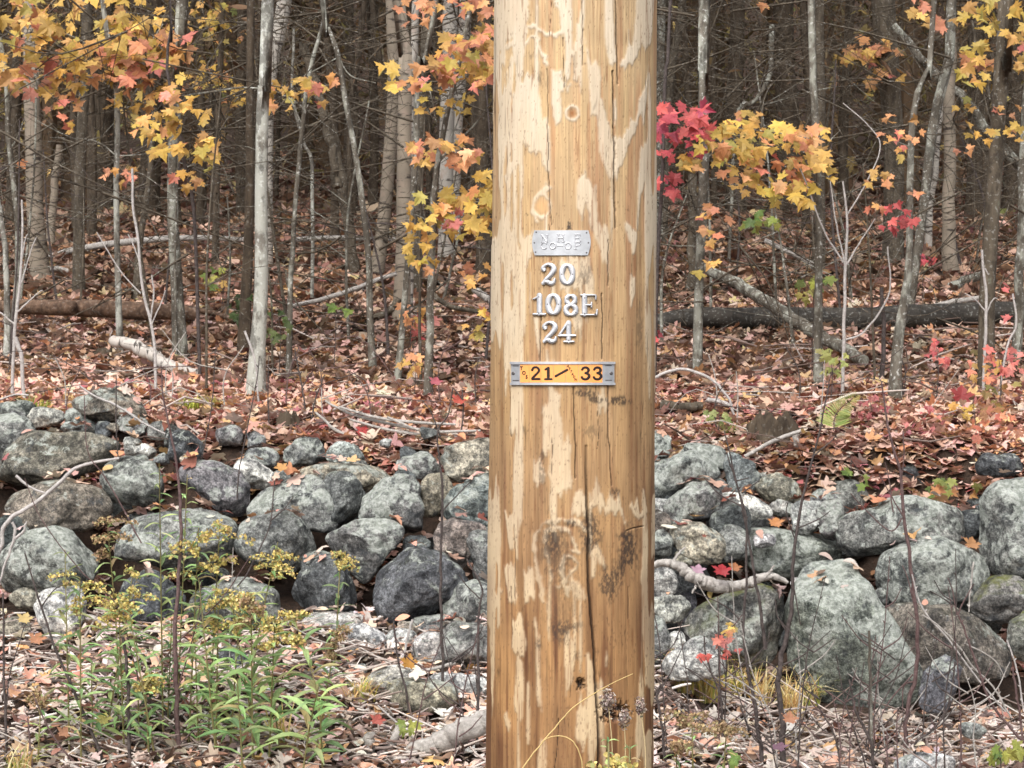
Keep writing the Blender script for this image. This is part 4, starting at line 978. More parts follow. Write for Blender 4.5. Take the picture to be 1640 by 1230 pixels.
tree([(686,0),(683,100),(673,242),(668,380),(663,480)], [19,18,18], 'brown_bark', 'smooth brown grey trunk between the birches and the pole', group=G, crown=120)
tree([(720,0),(718,150),(714,300),(712,420)], [24,22], 'birch', 'white birch with black bands left of the pole', 'birch_tree', group=G, crown=110)
tree([(746,-10),(742,100),(733,200),(728,385)], [20,18], 'birch', 'second white birch closest to the pole', 'birch_tree', group=G, crown=110)
tree([(700,0),(672,100),(666,260),(657,378),(647,504),(633,618)], [9,10], 'grey_bark', 'thin pale grey stem with a low seedling of orange leaves at its side', 'bare_sapling', group=G)
tree([(752,20),(728,130),(712,200),(696,300),(695,353),(690,479),(684,645)], [7,10,13], 'grey_bark', 'grey maple sapling left of the pole with tiers of orange and yellow leaves', 'maple_sapling', group=G,
     branches=[([(702,260),(760,200),(790,160)],[5,3]),([(700,200),(680,130),(620,118)],[3,1]),([(722,150),(760,110),(795,70)],[4,2]),([(695,330),(740,300),(785,270)],[4,2]),([(694,360),(670,345),(655,345)],[3,1]),([(722,220),(735,190),(740,160)],[3,2])],
     clusters=[(625,125,20,16,7,YEL,30),(690,118,32,26,16,ORA,34),(740,95,44,28,34,MIX,32),(775,80,26,30,24,MIX,32),(765,120,28,16,10,ORA,30),(665,20,26,18,8,ORA,26),(720,10,40,14,12,ORA,28),(775,12,22,12,6,ORA,28),
               (715,245,44,22,26,ORA,32),(665,252,18,12,5,ORA,26),(690,160,20,24,8,YEL,24),(735,165,18,18,6,YEL,24),(685,340,36,26,18,YEL,32),(745,335,36,28,22,YEL,34),(770,310,20,26,14,YEL,32),(720,350,20,14,5,PNK,30),(675,400,22,30,12,YEL,28),(755,370,30,14,7,YEL,28),(765,440,20,14,6,ORA,26),(768,520,22,22,9,YEL,26)])
tree([(775,0),(772,130),(776,300),(775,445)], [24,24], 'dark_bark', 'dark trunk half hidden by the left side of the pole', group=G, crown=90, twigs=3)
# right of the pole
tree([(1060,0),(1058,200),(1057,395)], [13,15], 'grey_bark', 'dark grey trunk touching the right side of the pole', group=G, crown=90)
tree([(1094,0),(1078,80),(1068,200),(1062,395)], [12,12], 'brown_bark', 'leaning brown stem just right of the pole with dead boughs', group=G, branches=[([(1072,95),(1100,115),(1122,130)],[4,2]),([(1070,120),(1090,150),(1120,185)],[4,2]),([(1075,80),(1120,78),(1150,92)],[4,2])])
tree([(1129,0),(1128,100),(1126,250),(1121,420),(1116,600)], [18,16,13], 'grey_bark', 'straight grey trunk right of the pole behind the crimson leaves', group=G, crown=140)
tree([(1112,280),(1110,340),(1108,470)], [14,15], 'brown_bark', 'short visible brown trunk tucked left behind the straight grey trunk', group=G)
tree([(1075,-10),(1066,120),(1062,260),(1052,420),(1046,600)], [5,7], 'twig', 'crimson leaved maple sapling peeking out from behind the pole', 'maple_sapling', group=G, Y=10.3,
     branches=[([(1066,190),(1090,200),(1130,205)],[3,1.2]),([(1062,260),(1075,290),(1085,300)],[3,1])], clusters=[(1100,200,38,28,12,RED,38),(1062,210,18,30,7,RED,36),(1085,240,32,12,8,RED,32),(1065,300,22,12,6,RED,34),(1120,205,14,14,6,RED,34),(1103,262,16,16,6,YEL,32),(1055,540,10,10,2,RED,28)])
tree([(1298,0),(1305,150),(1310,280),(1311,450),(1309,625)], [12,11,14], 'grey_bark', 'slim grey maple with a broad band of golden leaves right of the crimson ones', 'maple_sapling', group=G,
     branches=[([(1310,250),(1270,240),(1200,230)],[4,1.5]),([(1308,225),(1260,215),(1180,205)],[3,1.5]),([(1310,260),(1330,225),(1345,210)],[3,1.5]),([(1310,330),(1250,300),(1210,270)],[3,1.5])],
     clusters=[(1155,205,16,10,6,YEL,28),(1150,235,26,20,10,YEL,32),(1195,225,30,30,20,YEL,34),(1170,260,24,14,8,YEL,32),(1250,220,30,16,16,YEL,32),(1280,225,22,22,14,MIX,32),(1290,250,20,18,12,YEL,32),(1245,275,36,20,18,MIX,32),(1285,300,20,22,10,YEL,34),(1235,310,20,14,8,YEL,34),(1200,295,22,12,7,ORA,28),
               (1330,205,14,14,4,YEL,32),(1328,268,14,18,6,YEL,34),(1200,190,18,10,6,ORA,28),(1165,285,10,8,3,ORA,26),(1130,428,14,12,3,YEL,32),(1220,358,26,14,12,GRN,24),(1215,10,12,10,3,YEL,26),(1145,365,20,28,12,ORA,26)])
tree([(1309,0),(1314,150),(1312,300),(1306,440)], [18,19], 'brown_bark', 'brown trunk hugging the golden leaved maple from behind', group=G, crown=110, twigs=3)
tree([(1236,40),(1232,120),(1206,165),(1180,190),(1166,300)], [9,7,5], 'grey_bark', 'crooked leaning dead stem among the dark spruces right of centre', 'bare_sapling', group=G, Y=17, flare=1)
tree([(1412,0),(1420,100),(1430,250),(1430,420)], [38,34,30], 'brown_bark', 'broad hazy grey trunk in the right half', group=G, crown=130,
     clusters=[(1395,80,30,18,12,ORA,30),(1420,100,26,20,10,ORA,28),(1365,92,20,10,5,YEL,26),(1420,125,24,14,8,ORA,28),(1400,145,12,8,2,YEL,22)])
tree([(1497,0),(1486,116),(1464,166),(1456,302),(1455,428),(1441,529),(1431,648)], [9,10,12,20], 'grey_bark', 'kinked grey sapling thickening downward at right, beside small orange leaves', 'maple_sapling', group=G,
     branches=[([(1455,330),(1440,345),(1425,360)],[2.5,1]),([(1457,235),(1430,225),(1420,230)],[2.5,1])], clusters=[(1440,190,26,8,4,ORA,20),(1430,225,22,12,7,ORA,22),(1468,215,16,10,4,ORA,22),(1410,285,20,16,8,ORA,22),(1445,248,14,10,4,ORA,20),(1438,350,26,18,12,RED,24),(1405,340,14,8,4,ORA,22),(1466,310,12,14,4,ORA,20)])
tree([(1522,0),(1517,100),(1497,186),(1482,302),(1468,410),(1452,500)], [16,16,13], 'grey_bark', 'dark grey stem crossing behind the kinked sapling', group=G, crown=80)
tree([(1525,60),(1521,150),(1520,300),(1523,440)], [16,22], 'tan_birch', 'greenish birch trunk behind the small white birch at right', 'birch_tree', group=G)
tree([(1508,170),(1497,280),(1488,350),(1484,405)], [9,11], 'birch', 'small white birch stem at right with dark rings', 'birch_tree', group=G)
tree([(1609,0),(1602,100),(1591,250),(1586,400),(1577,560),(1575,628)], [26,24,26], 'brown_bark', 'stout olive brown trunk near the right edge', group=G, crown=150,
     clusters=[(1570,15,24,14,6,YEL,32),(1610,35,34,26,16,YEL,34),(1560,82,18,14,6,YEL,32),(1570,105,30,12,8,ORA,30),(1555,122,18,14,5,YEL,32),(1630,110,14,14,5,YEL,34),(1630,80,14,16,5,ORA,26),(1545,20,14,10,3,YEL,28),(1505,30,20,14,5,ORA,30),(1475,15,22,16,8,ORA,30),(1565,215,24,14,5,YEL,22),(1615,215,22,16,7,YEL,24),(1615,180,20,12,5,ORA,20),(1550,240,14,8,3,ORA,22),(1535,172,18,12,4,YEL,20)],
     branches=[([(1602,95),(1575,110),(1545,115)],[3,1.5]),([(1600,60),(1585,30),(1560,20)],[3,1.5]),([(1604,60),(1620,50),(1640,45)],[3,1.5])])
tree([(1648,120),(1640,250),(1633,450),(1626,590)], [14,15], 'grey_bark', 'grey trunk leaning along the right edge', group=G)
tree([(1350,290),(1357,360),(1354,430),(1352,520),(1348,640)], [3,5,6], 'white_twig', 'pale bare forked shrub right of the fallen birch', 'bare_shrub', 'shrub', group=G, Y=9.8, flare=1,
     branches=[([(1353,425),(1338,350),(1330,290)],[4,2]),([(1350,420),(1320,370),(1290,290),(1275,255)],[4,2.5]),([(1355,425),(1370,400),(1402,350)],[4,2]),([(1352,545),(1385,530),(1424,470),(1422,395)],[4,3]),([(1356,345),(1388,292),(1410,235),(1390,200),(1350,165)],[3,2])])
tree([(1411,460),(1416,540),(1409,620)], [6,7], 'twig', 'short dark stem left of the kinked sapling foot', 'bare_sapling', group=G)
tree([(1572,400),(1577,450),(1579,490),(1574,560)], [4,5], 'white_twig', 'pale weathered sprout before the stout olive trunk', 'bare_shrub', 'shrub', group=G, Y=9.9, flare=1, branches=[([(1579,500),(1562,480),(1545,470)],[3,2]),([(1578,505),(1590,480),(1598,478)],[3,2]),([(1577,430),(1583,440)],[3,2])])
tree([(1622,470),(1628,520),(1612,560),(1592,600)], [3,4], 'white_twig', 'thin slanting pale twig with a pink leaf at right edge', 'bare_shrub', 'shrub', group=G, Y=9.6, flare=1, clusters=[(1615,505,6,6,1,PNK,22),(1610,465,10,8,2,PNK,20),(1610,580,30,22,14,PNK,22)])
# pale dead shrubs at the left edge of the wood
tree([(35,320),(36,380),(32,450),(24,520),(18,580)], [3,6], 'white_twig', 'upright dead white twig shrub at the far left', 'dead_shrub', 'shrub', Y=9.7, flare=1, branches=[([(33,430),(40,385),(44,375)],[4,2]),([(28,500),(60,470),(68,465)],[4,2]),([(34,455),(50,400),(58,380)],[3,2]),([(24,520),(0,500)],[4,3])])
tree([(24,540),(30,560),(34,578),(42,585)], [8,6], 'white_twig', 'curled white root end beside the far left shrub', 'dead_root', 'root', Y=9.6, flare=1)
tree([(212,270),(213,330),(221,385),(228,460),(240,510),(248,560),(250,640)], [4,5], 'white_twig', 'tall pale dead stem with forks before the grey trunk', 'dead_shrub', 'shrub', Y=9.75, flare=1, branches=[([(225,470),(190,430),(155,372)],[3,2]),([(225,420),(210,385),(205,375)],[3,2]),([(241,520),(246,470),(243,440)],[4,3]),([(243,520),(260,480),(265,465)],[3,2])])
tree([(392,530),(403,560),(410,590),(418,612)], [4,3], 'white_twig', 'white hooked twig before the flared trunk foot', 'dead_shrub', 'shrub', Y=9.6, flare=1)

# deep wood: trunks one can still tell apart
rs = np.random.default_rng(21)
dark = [(165,37,345,'thick dark spruce trunk left behind the pale sapling'),(243,32,350,'thick dark spruce trunk behind the orange leaves'),(387,18,352,'dark spruce trunk left of the white trunk'),(560,20,335,'dark spruce trunk behind the curved grey sapling'),
        (1176,26,345,'dark spruce trunk behind the golden leaves, left one'),(1262,36,345,'very thick dark spruce trunk above the fallen birch'),(1352,16,340,'slim dark spruce trunk behind the pale shrub'),(1560,26,350,'dark spruce trunk between the birch and the stout olive trunk'),(1625,30,345,'dark spruce trunk at the right edge of the wood'),(24,20,360,'dark spruce trunk behind the far left sapling'),(322,14,352,'slim dark spruce trunk behind the yellow leaf tiers'),(600,14,345,'dark spruce trunk left of the leaning birch')]
for x, w, yb, lab in dark:
    tree([(x + rs.uniform(-8, 8), 0), (x, 180), (x + rs.uniform(-4, 4), yb)], [w * .9, w * 1.1], 'dark_bark', lab, 'spruce_tree', group='dark spruces in the wood', twigs=10, crown=150)
for i in range(34):
    x = rs.uniform(-40, 1680); yb = rs.uniform(430, 640)
    if 790 < x < 1050: continue
    y0_ = rs.uniform(60, 330); dx = rs.uniform(-60, 60); xm = x + dx * .4 + rs.uniform(-16, 16)
    tree([(x + dx, y0_), (xm, (y0_ + yb) / 2), (x, yb)], [2.2, rs.uniform(4, 6.5)], rs.choice(['brown_bark', 'twig', 'grey_bark']), 'thin bare sapling in the undergrowth of the wood edge', 'bare_sapling', group='thin saplings of the undergrowth', twigs=5, flare=1)
for i in range(30):
    x = rs.uniform(0, 1640); yb = rs.uniform(640, 700)
    if 780 < x < 1050: continue
    h_ = rs.uniform(40, 130); tree([(x + rs.uniform(-30, 30), yb - h_), (x + rs.uniform(-12, 12), yb - h_ * .5), (x, yb)], [1.4, 2.6], rs.choice(['twig', 'red_twig', 'dead_wood']), 'thin bare shoot rising from the leaf covered bank behind the wall', 'bare_shoot', 'shoot', group='bare shoots on the bank', twigs=1, flare=1)
for i in range(40):
    x = rs.uniform(-160, 1800); yb = rs.uniform(318, 400)
    if 800 < x < 1040: continue
    w = rs.uniform(5, 13)
    tree([(x + rs.uniform(-25, 25), 0), (x + rs.uniform(-6, 6), 180), (x, yb)], [w * .9, w * 1.1], 'dark_bark', 'slim dark trunk deep in the shaded wood behind the edge trees', 'forest_tree', group='slim trunks deep in the wood', twigs=6, crown=110)

# ------------------------------------------------------------------ far wood (one mass) and dead spruce twigs
def far_wood():  # colours lightened and warmed so the far wood looks hazy
    mb = MB(); q = np.random.default_rng(5)
    for i in range(205):
        Y = q.uniform(25, 50); x = q.uniform(-.50, .50) * Y; r = q.uniform(.06, .2); z0 = float(terr(x, Y)); n = 10
        L = np.stack([x + np.cumsum(q.normal(0, .08, n)), np.full(n, Y), z0 - .2 + np.linspace(0, 1, n) * q.uniform(9, 15)], 1)
        addtube(mb, L, np.linspace(r, r * .5, n), 6, S(104, 84, 64) * q.uniform(.5, 1.2), cap=False)
        for k in range(26):
            p = L[0] + [0, 0, q.uniform(.6, 9)]; a = q.uniform(0, 2 * np.pi); ln = q.uniform(.5, 1.8)
            d = np.array([math.cos(a), math.sin(a), q.uniform(-.5, .15)])
            addtube(mb, np.array([p, p + d * ln * .5, p + d * ln + [0, 0, -.12 * ln]]), [.016, .010, .004], 3, S(128, 112, 94) * q.uniform(.5, 1.1), cap=False)
    # needle sprays and thin leaf cover
    n = 205000; Y = 17 + 33 * q.random(n) ** 1.2; x = q.uniform(-.50, .50, n) * Y; zz = terr(x, Y) + q.uniform(.3, 10, n)
    den = fbm(x * .5, Y * .35, zz * .5, 3, 8); hg = zz - terr(x, Y); keep = (den > -.10 + np.clip((2.4 - hg) * .15, 0, .5)) & ((Y > 23) | ((den > .08) & (hg > 1.6))); P = np.stack([x, Y, zz], 1)[keep]; n = len(P)
    N = q.normal(size=(n, 3)); N[:, 2] += 1.0; T = q.normal(size=(n, 3)); T[:, 2] -= .5
    put_leaves(mb, P, N, T, q.uniform(.10, .32, n) * np.clip(P[:, 1] / 30, .6, 1), pick([(116, 98, 60, 4), (132, 100, 68, 5), (136, 118, 56, 2), (176, 140, 70, 1.5)], n, .4), LANCE, org=0, aniso=q.uniform(.6, 1.5, n))
    # far yellow foliage
    n = 2600; Y = q.uniform(22, 40, n); x = q.uniform(-.33, .33, n) * Y; z = CAMZ + (.045 + .2 * q.random(n) ** .8) * Y
    den = fbm(x * .45, Y * .2, z * .5, 3, 28); k = (den > .08); P = np.stack([x, Y, z], 1)[k]; n = len(P)
    N = q.normal(size=(n, 3)); N[:, 1] -= 1; put_leaves(mb, P, N, q.normal(size=(n, 3)), q.uniform(.10, .2, n), pick([(226, 190, 80, 3), (206, 176, 80, 3), (226, 160, 90, 1), (160, 160, 80, 2)], n, .25), MAPLO)
    tag(link('far_woods', mb.mesh('far_woods', M['needles'], False)), kind='stuff', label='dark twiggy mass of far woods behind the trunks', cat='woods')
far_wood()
def dead_twigs():
    mb = MB(); q = np.random.default_rng(15)
    for i in range(2300):
        Y = q.uniform(10.5, 27); x = q.uniform(-.36, .36) * Y; z = CAMZ + q.uniform(.0, .21) * Y
        if z < terr(x, Y) + .3: continue
        a = q.uniform(0, 2 * np.pi); ln = q.uniform(.4, 1.5); d = np.array([math.cos(a), math.sin(a) * .4, q.uniform(-.6, .6)])
        p = np.array([x, Y, z]); m = p + d * ln * .5 + q.normal(0, .06, 3)
        addtube(mb, smoothline(np.array([p, m, p + d * ln]), 7), np.linspace(q.uniform(.003, .008), .0018, 7), 4, cap=False)
        for k in range(3):
            s = p + d * ln * q.uniform(.3, .9); addtube(mb, np.array([s, s + q.normal(0, .16, 3), s + q.normal(0, .26, 3)]), [.003, .0025, .0012], 3, cap=False)
    tag(link('brushwood', mb.mesh('brushwood', M['brown_bark'])), kind='stuff', label='tangle of thin dead branches filling the wood', cat='twigs')
dead_twigs()

# ------------------------------------------------------------------ fallen wood
def log(pts, w, mt, label, name='fallen_log', cat='log', Y=None, dz=0., seg=14, rough=.12):
    P = np.asarray(pts, float); Y = np.atleast_1d(gY(*P[len(P) // 2]) if Y is None else Y).astype(float)
    Ys = np.interp(np.linspace(0, 1, len(P)), np.linspace(0, 1, len(Y)), Y)
    loc = W(*P[0], Ys[0]); mb = MB(); px_tube(mb, P, Ys, w, seg=seg, n=len(P) * 8, rough=rough, seed=int(abs(P[0][0])))
    return single(name, mb, M[mt], loc, label, cat)
log([(1125,428),(1165,446),(1210,470),(1270,512),(1340,552),(1382,578)], [16,19,20,18], 'grey_bark', 'fallen grey birch trunk slanting down to the right behind the pale shrub', Y=[12.8,11.2])
log([(1040,520),(1120,510),(1240,510),(1380,512),(1520,505),(1660,500)], [30,38,40,38], 'black_log', 'long dark rotten log lying across the forest floor right of the pole', Y=12.6)
log([(-10,492),(60,492),(150,494),(240,498),(320,502)], [20,26,30,22], 'rotten_wood', 'rotting reddish brown log lying at left behind the thin sapling', Y=12.75)
log([(250,500),(310,496),(360,507),(395,516)], [14,10,8], 'rotten_wood', 'splintered tan end of a rotten log right of the grey trunk', 'log_fragment', Y=12.9)
log([(180,546),(215,553),(250,575),(285,590),(314,598)], [18,22,18,12], 'birch_log', 'short white birch log with black bands lying at left', 'birch_log', Y=[11.2,10.5])
log([(75,412),(130,398),(200,388),(300,381),(392,384)], [10,11,8], 'dead_wood', 'long thin pale log lying far back at left', Y=17.5)
log([(70,434),(90,430),(110,434)], [10,7], 'dead_wood', 'short pale log end below the long thin log', Y=15.5)
log([(470,384),(540,381),(640,384)], [8,9,7], 'dead_wood', 'thin log lying far back between the wavy stem and the leaning birch', Y=18)
log([(468,490),(520,478),(570,462),(605,448),(634,438)], [6,8,7], 'dead_wood', 'straight fallen branch propped between the saplings left of the pole', 'fallen_branch', 'branch', Y=12.4)
log([(600,510),(620,500),(640,480)], [12,10], 'brown_bark', 'short dark branch leaning against the grey tan birch', 'fallen_branch', 'branch', Y=12.2)
log([(690,470),(720,490),(770,500)], [9,7], 'brown_bark', 'dark fallen branch low between the saplings and the pole', 'fallen_branch', 'branch', Y=12.4)
log([(760,462),(775,475),(800,490)], [12,11], 'dead_wood', 'grey fallen branch end disappearing behind the pole', 'fallen_branch', 'branch', Y=12.2)
log([(1490,492),(1530,483),(1572,477)], [9,8], 'dead_wood', 'pale stick lying on the dark log near the stout olive trunk', 'fallen_branch', 'branch', Y=13.0)
log([(1520,460),(1550,448),(1580,440)], [16,14], 'grey_bark', 'thick grey log section behind the stout olive trunk', Y=15)
log([(1430,40),(1486,105),(1535,151),(1579,205),(1650,285)], [12,14,16,16], 'grey_bark', 'leaning dead trunk slanting behind the right hand trees', 'leaning_trunk', 'dead tree', Y=17)
log([(485,70),(498,112),(517,172),(533,246),(540,300)], [15,14,14], 'brown_bark', 'broken leaning snag right of the slim yellow leaved sapling', 'broken_snag', 'dead tree', Y=15)
log([(1225,385),(1260,402),(1305,424)], [8,6], 'dead_wood', 'short fallen branch behind the fallen birch', 'fallen_branch', 'branch', Y=15)
log([(440,228),(500,200),(560,178),(605,158)], [3,5,5], 'brown_bark', 'thin dead limb hanging across the gap beside the curved sapling', 'dead_limb', 'branch', Y=14)
log([(1046,606),(1071,595),(1100,592),(1139,608),(1166,637),(1175,664)], [5,5,4], 'white_twig', 'arched white bramble cane right of the pole', 'bramble_cane', 'cane', Y=9.3, seg=7)
log([(1210,628),(1240,633),(1269,637),(1316,643)], [7,12,11,8], 'dead_wood', 'weathered grey log on the leaves right of the arched cane', Y=10.0)
log([(1250,650),(1290,652),(1330,656)], [12,14,10], 'brown_bark', 'dark log lying just below the weathered grey log', Y=9.8)
log([(1060,648),(1090,652),(1125,650)], [16,14], 'brown_bark', 'short dark log on the leaves beside the pole', Y=9.4)
log([(1130,640),(1150,643),(1172,650)], [8,7], 'white_twig', 'short white stick at the foot of the arched cane', 'fallen_stick', 'stick', Y=9.4, seg=8)
log([(1193,731),(1235,708),(1282,690)], [6,7,6], 'dead_wood', 'grey stick leaning over the rotten stump', 'fallen_stick', 'stick', Y=8.75, seg=8)
log([(1276,694),(1273,730),(1270,765)], [9,11], 'dead_wood', 'upright grey wood splinter beside the rotten stump', 'wood_splinter', 'wood', Y=8.85, seg=8)
log([(1455,795),(1500,768),(1525,762),(1570,763),(1645,769)], [5,7,7,6], 'dead_wood', 'pale bent branch lying behind the long lichened boulder', 'fallen_branch', 'branch', Y=8.75)
log([(1600,745),(1630,738),(1660,725)], [7,8], 'dead_wood', 'pale branch end over a dark hollow at the right edge', 'fallen_branch', 'branch', Y=9.0)
log([(1480,738),(1510,735),(1535,737)], [5,4], 'brown_bark', 'dark stick in the red leaves above the wall at right', 'fallen_stick', 'stick', Y=9.0, seg=8)
for k, (pts, lab) in enumerate([([(520,642),(560,662),(620,678),(700,692),(785,699)], 'longest grey stick of the brush pile on the wall'), ([(545,652),(600,668),(660,676),(730,680)], 'upper grey stick of the brush pile on the wall'),
        ([(560,672),(620,688),(690,698),(750,700)], 'lower grey stick of the brush pile on the wall'), ([(620,668),(680,690),(770,690)], 'crossing stick of the brush pile nearest the pole'), ([(505,660),(540,690),(580,705)], 'short twig sticking out left of the brush pile')]):
    log(pts, [4, 5.5, 4], 'dead_wood', lab, 'brush_stick', 'stick', Y=8.9 - .02 * k, seg=7)
log([(127,618),(150,634),(182,647),(210,664),(234,680),(265,695)], [3,4,3], 'white_twig', 'white straight twig lying over the dark domed boulder', 'white_twig', 'twig', Y=8.62, seg=7)
log([(0,640),(24,632),(46,633)], [3,3], 'white_twig', 'short white twig on the flat stone at upper left', 'white_twig', 'twig', Y=8.8, seg=7)
# white dead branch in front of the left stones
loc = W(22, 835, 7.55); root = empty('dead_branch', loc, 'white forked dead branch reaching over the left boulders', 'branch')
mb = MB(); px_tube(mb, [(-20,930),(0,880),(12,835),(58,805),(100,770),(114,754),(145,742),(190,734)], 7.55, [5,7,7,6,4], n=50); part('limb', mb, M['white_twig'], root)
for b in ([(20,836),(24,855),(8,905),(-10,960)], [(26,762),(46,779),(72,790)], [(25,862),(38,850),(42,835)]):
    mb = MB(); px_tube(mb, b, 7.55, [5, 3]); part('side_branch', mb, M['white_twig'], root)
loc = W(1150, 939, 7.62); root = empty('crooked_branch', loc, 'crooked bleached branch lying on the mossy topped boulder', 'branch')
mb = MB(); px_tube(mb, [(1030,912),(1060,902),(1085,906),(1110,924),(1150,939),(1190,937),(1215,927),(1240,923),(1262,934)], 7.62, [7,12,16,21,22,17,15,12,6], n=90, rough=.34, seg=14, seed=3); part('limb', mb, M['dead_wood'], root)
for b in ([(1078,904),(1084,890),(1098,876)], [(1118,930),(1112,944),(1108,950)], [(1225,925),(1236,912),(1240,905)]):
    mb = MB(); px_tube(mb, b, 7.61, [6, 2.5]); part('side_branch', mb, M['dead_wood'], root)
log([(660,1206),(700,1190),(745,1168),(792,1146)], [26,36,38,34], 'dead_wood', 'thick bleached log lying beside the pole foot', 'bleached_log', Y=[6.5,6.5], dz=0)
log([(588,1226),(590,1190),(592,1172)], [20,14], 'dead_wood', 'bleached wood stub left of the thick log', 'wood_stub', 'wood', Y=6.55)
log([(620,1212),(632,1180),(640,1160)], [18,10], 'dead_wood', 'second bleached wood stub near the thick log', 'wood_stub', 'wood', Y=6.55)
log([(605,1130),(660,1180),(668,1200)], [3,4], 'white_twig', 'pale stick leaning before the wood stubs', 'fallen_stick', 'stick', Y=6.6, seg=7)
log([(644,1058),(652,1025),(660,992)], [4,4], 'white_twig', 'short straight white stick standing by the orange leaves', 'white_stick', 'stick', Y=7.3, seg=7)
log([(660,1074),(690,1072),(728,1062)], [5,6], 'dead_wood', 'grey stick lying on the sunk stones', 'fallen_stick', 'stick', Y=7.1, seg=7)
# rotten stump: ragged lobed block
def stump(px, py, w, h, Y, label):
    c = W(px, py, Y); c[2] = terr(c[0], c[1]); k = Y / FX; a = np.linspace(0, 2 * np.pi, 40, endpoint=False); zz = np.linspace(-.05, 1, 16)
    rad = w / 2 * k * (1 + .22 * vn(np.cos(a)[None] * 2.2, np.sin(a)[None] * 2.2, zz[:, None] * 1.5, 4) + .22 * vn(np.cos(a)[None] * 9, np.sin(a)[None] * 9, zz[:, None] * 2, 5)) * (1.15 - .3 * np.clip(zz, 0, 1))[:, None]
    top = h * k * (.66 + .35 * vn(np.cos(a) * 2, np.sin(a) * 2, 2, 6) + .12 * vn(np.cos(a) * 6, np.sin(a) * 6, 2, 8))
    V = np.stack([c[0] + rad * np.cos(a), c[1] + rad * .7 * np.sin(a), c[2] + zz[:, None] * top[None]], -1).reshape(-1, 3)
    n = 40; i = np.arange(15)[:, None] * n; j = np.arange(n)[None]; q = (j + 1) % n
    F = np.stack([i + j, i + q, i + n + q, i + n + j], -1).reshape(-1, 4)
    mb = MB(); mb.add(V, F); tp = V[-n:]; mb.add(np.vstack([tp, tp.mean(0) - [0, 0, .04]]), np.stack([np.arange(n), (np.arange(n) + 1) % n, np.full(n, n)], 1))
    single('rotten_stump', mb, M['dark_bark'], c, label, 'stump')
stump(1235, 752, 74, 58, 8.95, 'dark crumbling tree stump on the bank right of the pole')
stump(460, 690, 34, 36, 9.0, 'small dark mossy stump behind the rounded crest boulder')
stump(168, 548, 34, 24, 11.4, 'small grey stump left of the white birch log')

# ------------------------------------------------------------------ bare twigs and stems in front of the wall
def stem(pts, w, label, mt='twig', Y=6.7, name='bare_shoot', side=(), nub=0, Ys=None):
    P = np.asarray(pts, float); loc = W(*P[-1], Y); root = empty(name, loc, label, 'stem', 'bare stems in front of the wall')
    mb = MB(); L = px_tube(mb, P, Y, w, seg=7, n=len(P) * 7, rough=.12, seed=int(abs(P[0][0])))
    rs = np.random.default_rng(int(P[0][0] + 999)); sc = 1.3 / FX * Y
    for i in range(3, len(L) - 2, 5):      # buds
        d = np.array([rs.choice([-1, 1]) * 1.6, -.3, 1.8]) * sc * 1.8
        addtube(mb, np.array([L[i], L[i] + d * .5, L[i] + d]), [sc * 1.1, sc * .9, sc * .3], 5)
    part('main_stem', mb, M[mt], root)
    for s_ in side:
        mb = MB(); px_tube(mb, s_, Y, [2.6, 1.4], seg=6, n=len(s_) * 6, rough=.1, seed=int(abs(s_[0][1]))); part('side_twig', mb, M[mt], root)
    return root
stem([(258,585),(262,640),(275,700),(289,800),(287,900),(280,1020),(283,1100),(286,1250)], [2,5,7,9], 'tall dark reddish stem rising through the goldenrod at left', 'red_twig', 6.5,
     side=[[(284,1176),(230,1110),(188,972),(130,915),(68,834),(39,766)][::1], [(283,1030),(330,985),(362,950),(398,895)], [(284,1196),(310,1170),(338,1150)], [(283,1110),(298,1060),(318,985),(322,930)]])
stem([(135,634),(140,720),(165,760),(182,787),(205,829),(226,870)], [1.5,2.5], 'thin curved stem in front of the brown faced boulder', 'red_twig', 7.2)
stem([(40,885),(64,967),(91,1045),(118,1107),(150,1180),(176,1250)], [2.5,6], 'dark straight stem slanting at the lower left', 'twig', 6.4, side=[[(66,972),(82,950),(92,940)], [(120,1110),(150,1130)]])
stem([(198,1020),(204,1080),(207,1160),(209,1250)], [5,6], 'short black stem between goldenrods at lower left', 'twig', 6.4, side=[[(206,1140),(240,1175),(285,1180)]])
stem([(5,950),(6,1080),(10,1160),(8,1250)], [3,5], 'grey stem running up the lower left edge', 'twig', 6.4, side=[[(9,1150),(16,1080),(40,1000)]])
stem([(44,1150),(48,1190),(54,1250)], [2.5,3.5], 'short thin stem near the lower left corner', 'red_twig', 6.3)
stem([(52,1110),(80,1170),(110,1212),(140,1240)], [2,4], 'bent brown stem near the lower left corner', 'red_twig', 6.35)
stem([(725,622),(718,665),(701,690),(704,740),(708,782),(707,860),(706,960),(709,1060),(712,1185)], [2,4,5,5], 'tall straight dark stem left of the pole', 'twig', 7.0, side=[[(707,820),(735,790),(760,765)], [(706,700),(690,660),(675,640)]])
stem([(748,895),(772,943),(767,980),(765,1128),(763,1250)], [2.5,5,5], 'dark stem close to the left side of the pole', 'twig', 6.6, side=[[(765,1125),(745,1070),(715,1020)], [(766,1120),(760,1060)], [(770,960),(745,935),(735,920)]])
stem([(630,994),(638,1058),(650,1105),(655,1150),(654,1190)], [3,4], 'short dark stem standing among pale stones left of the pole', 'twig', 6.9)
stem([(415,570),(411,610),(395,690),(383,755),(380,800)], [1.5,2.5], 'thin stem before the flared trunk foot', 'twig', 7.9)
stem([(440,770),(434,830),(425,860),(398,915),(380,940)], [2,2.5], 'thin forked twig in front of the wedge shaped boulder', 'twig', 7.2, side=[[(432,835),(455,815),(470,795)]])
stem([(186,600),(186,680),(190,740)], [2,2], 'thin upright twig before the low stones at left', 'twig', 8.0)
stem([(345,560),(340,640),(330,700),(322,740)], [1.5,2], 'faint upright twig left of the pale lichened stone', 'twig', 8.3)
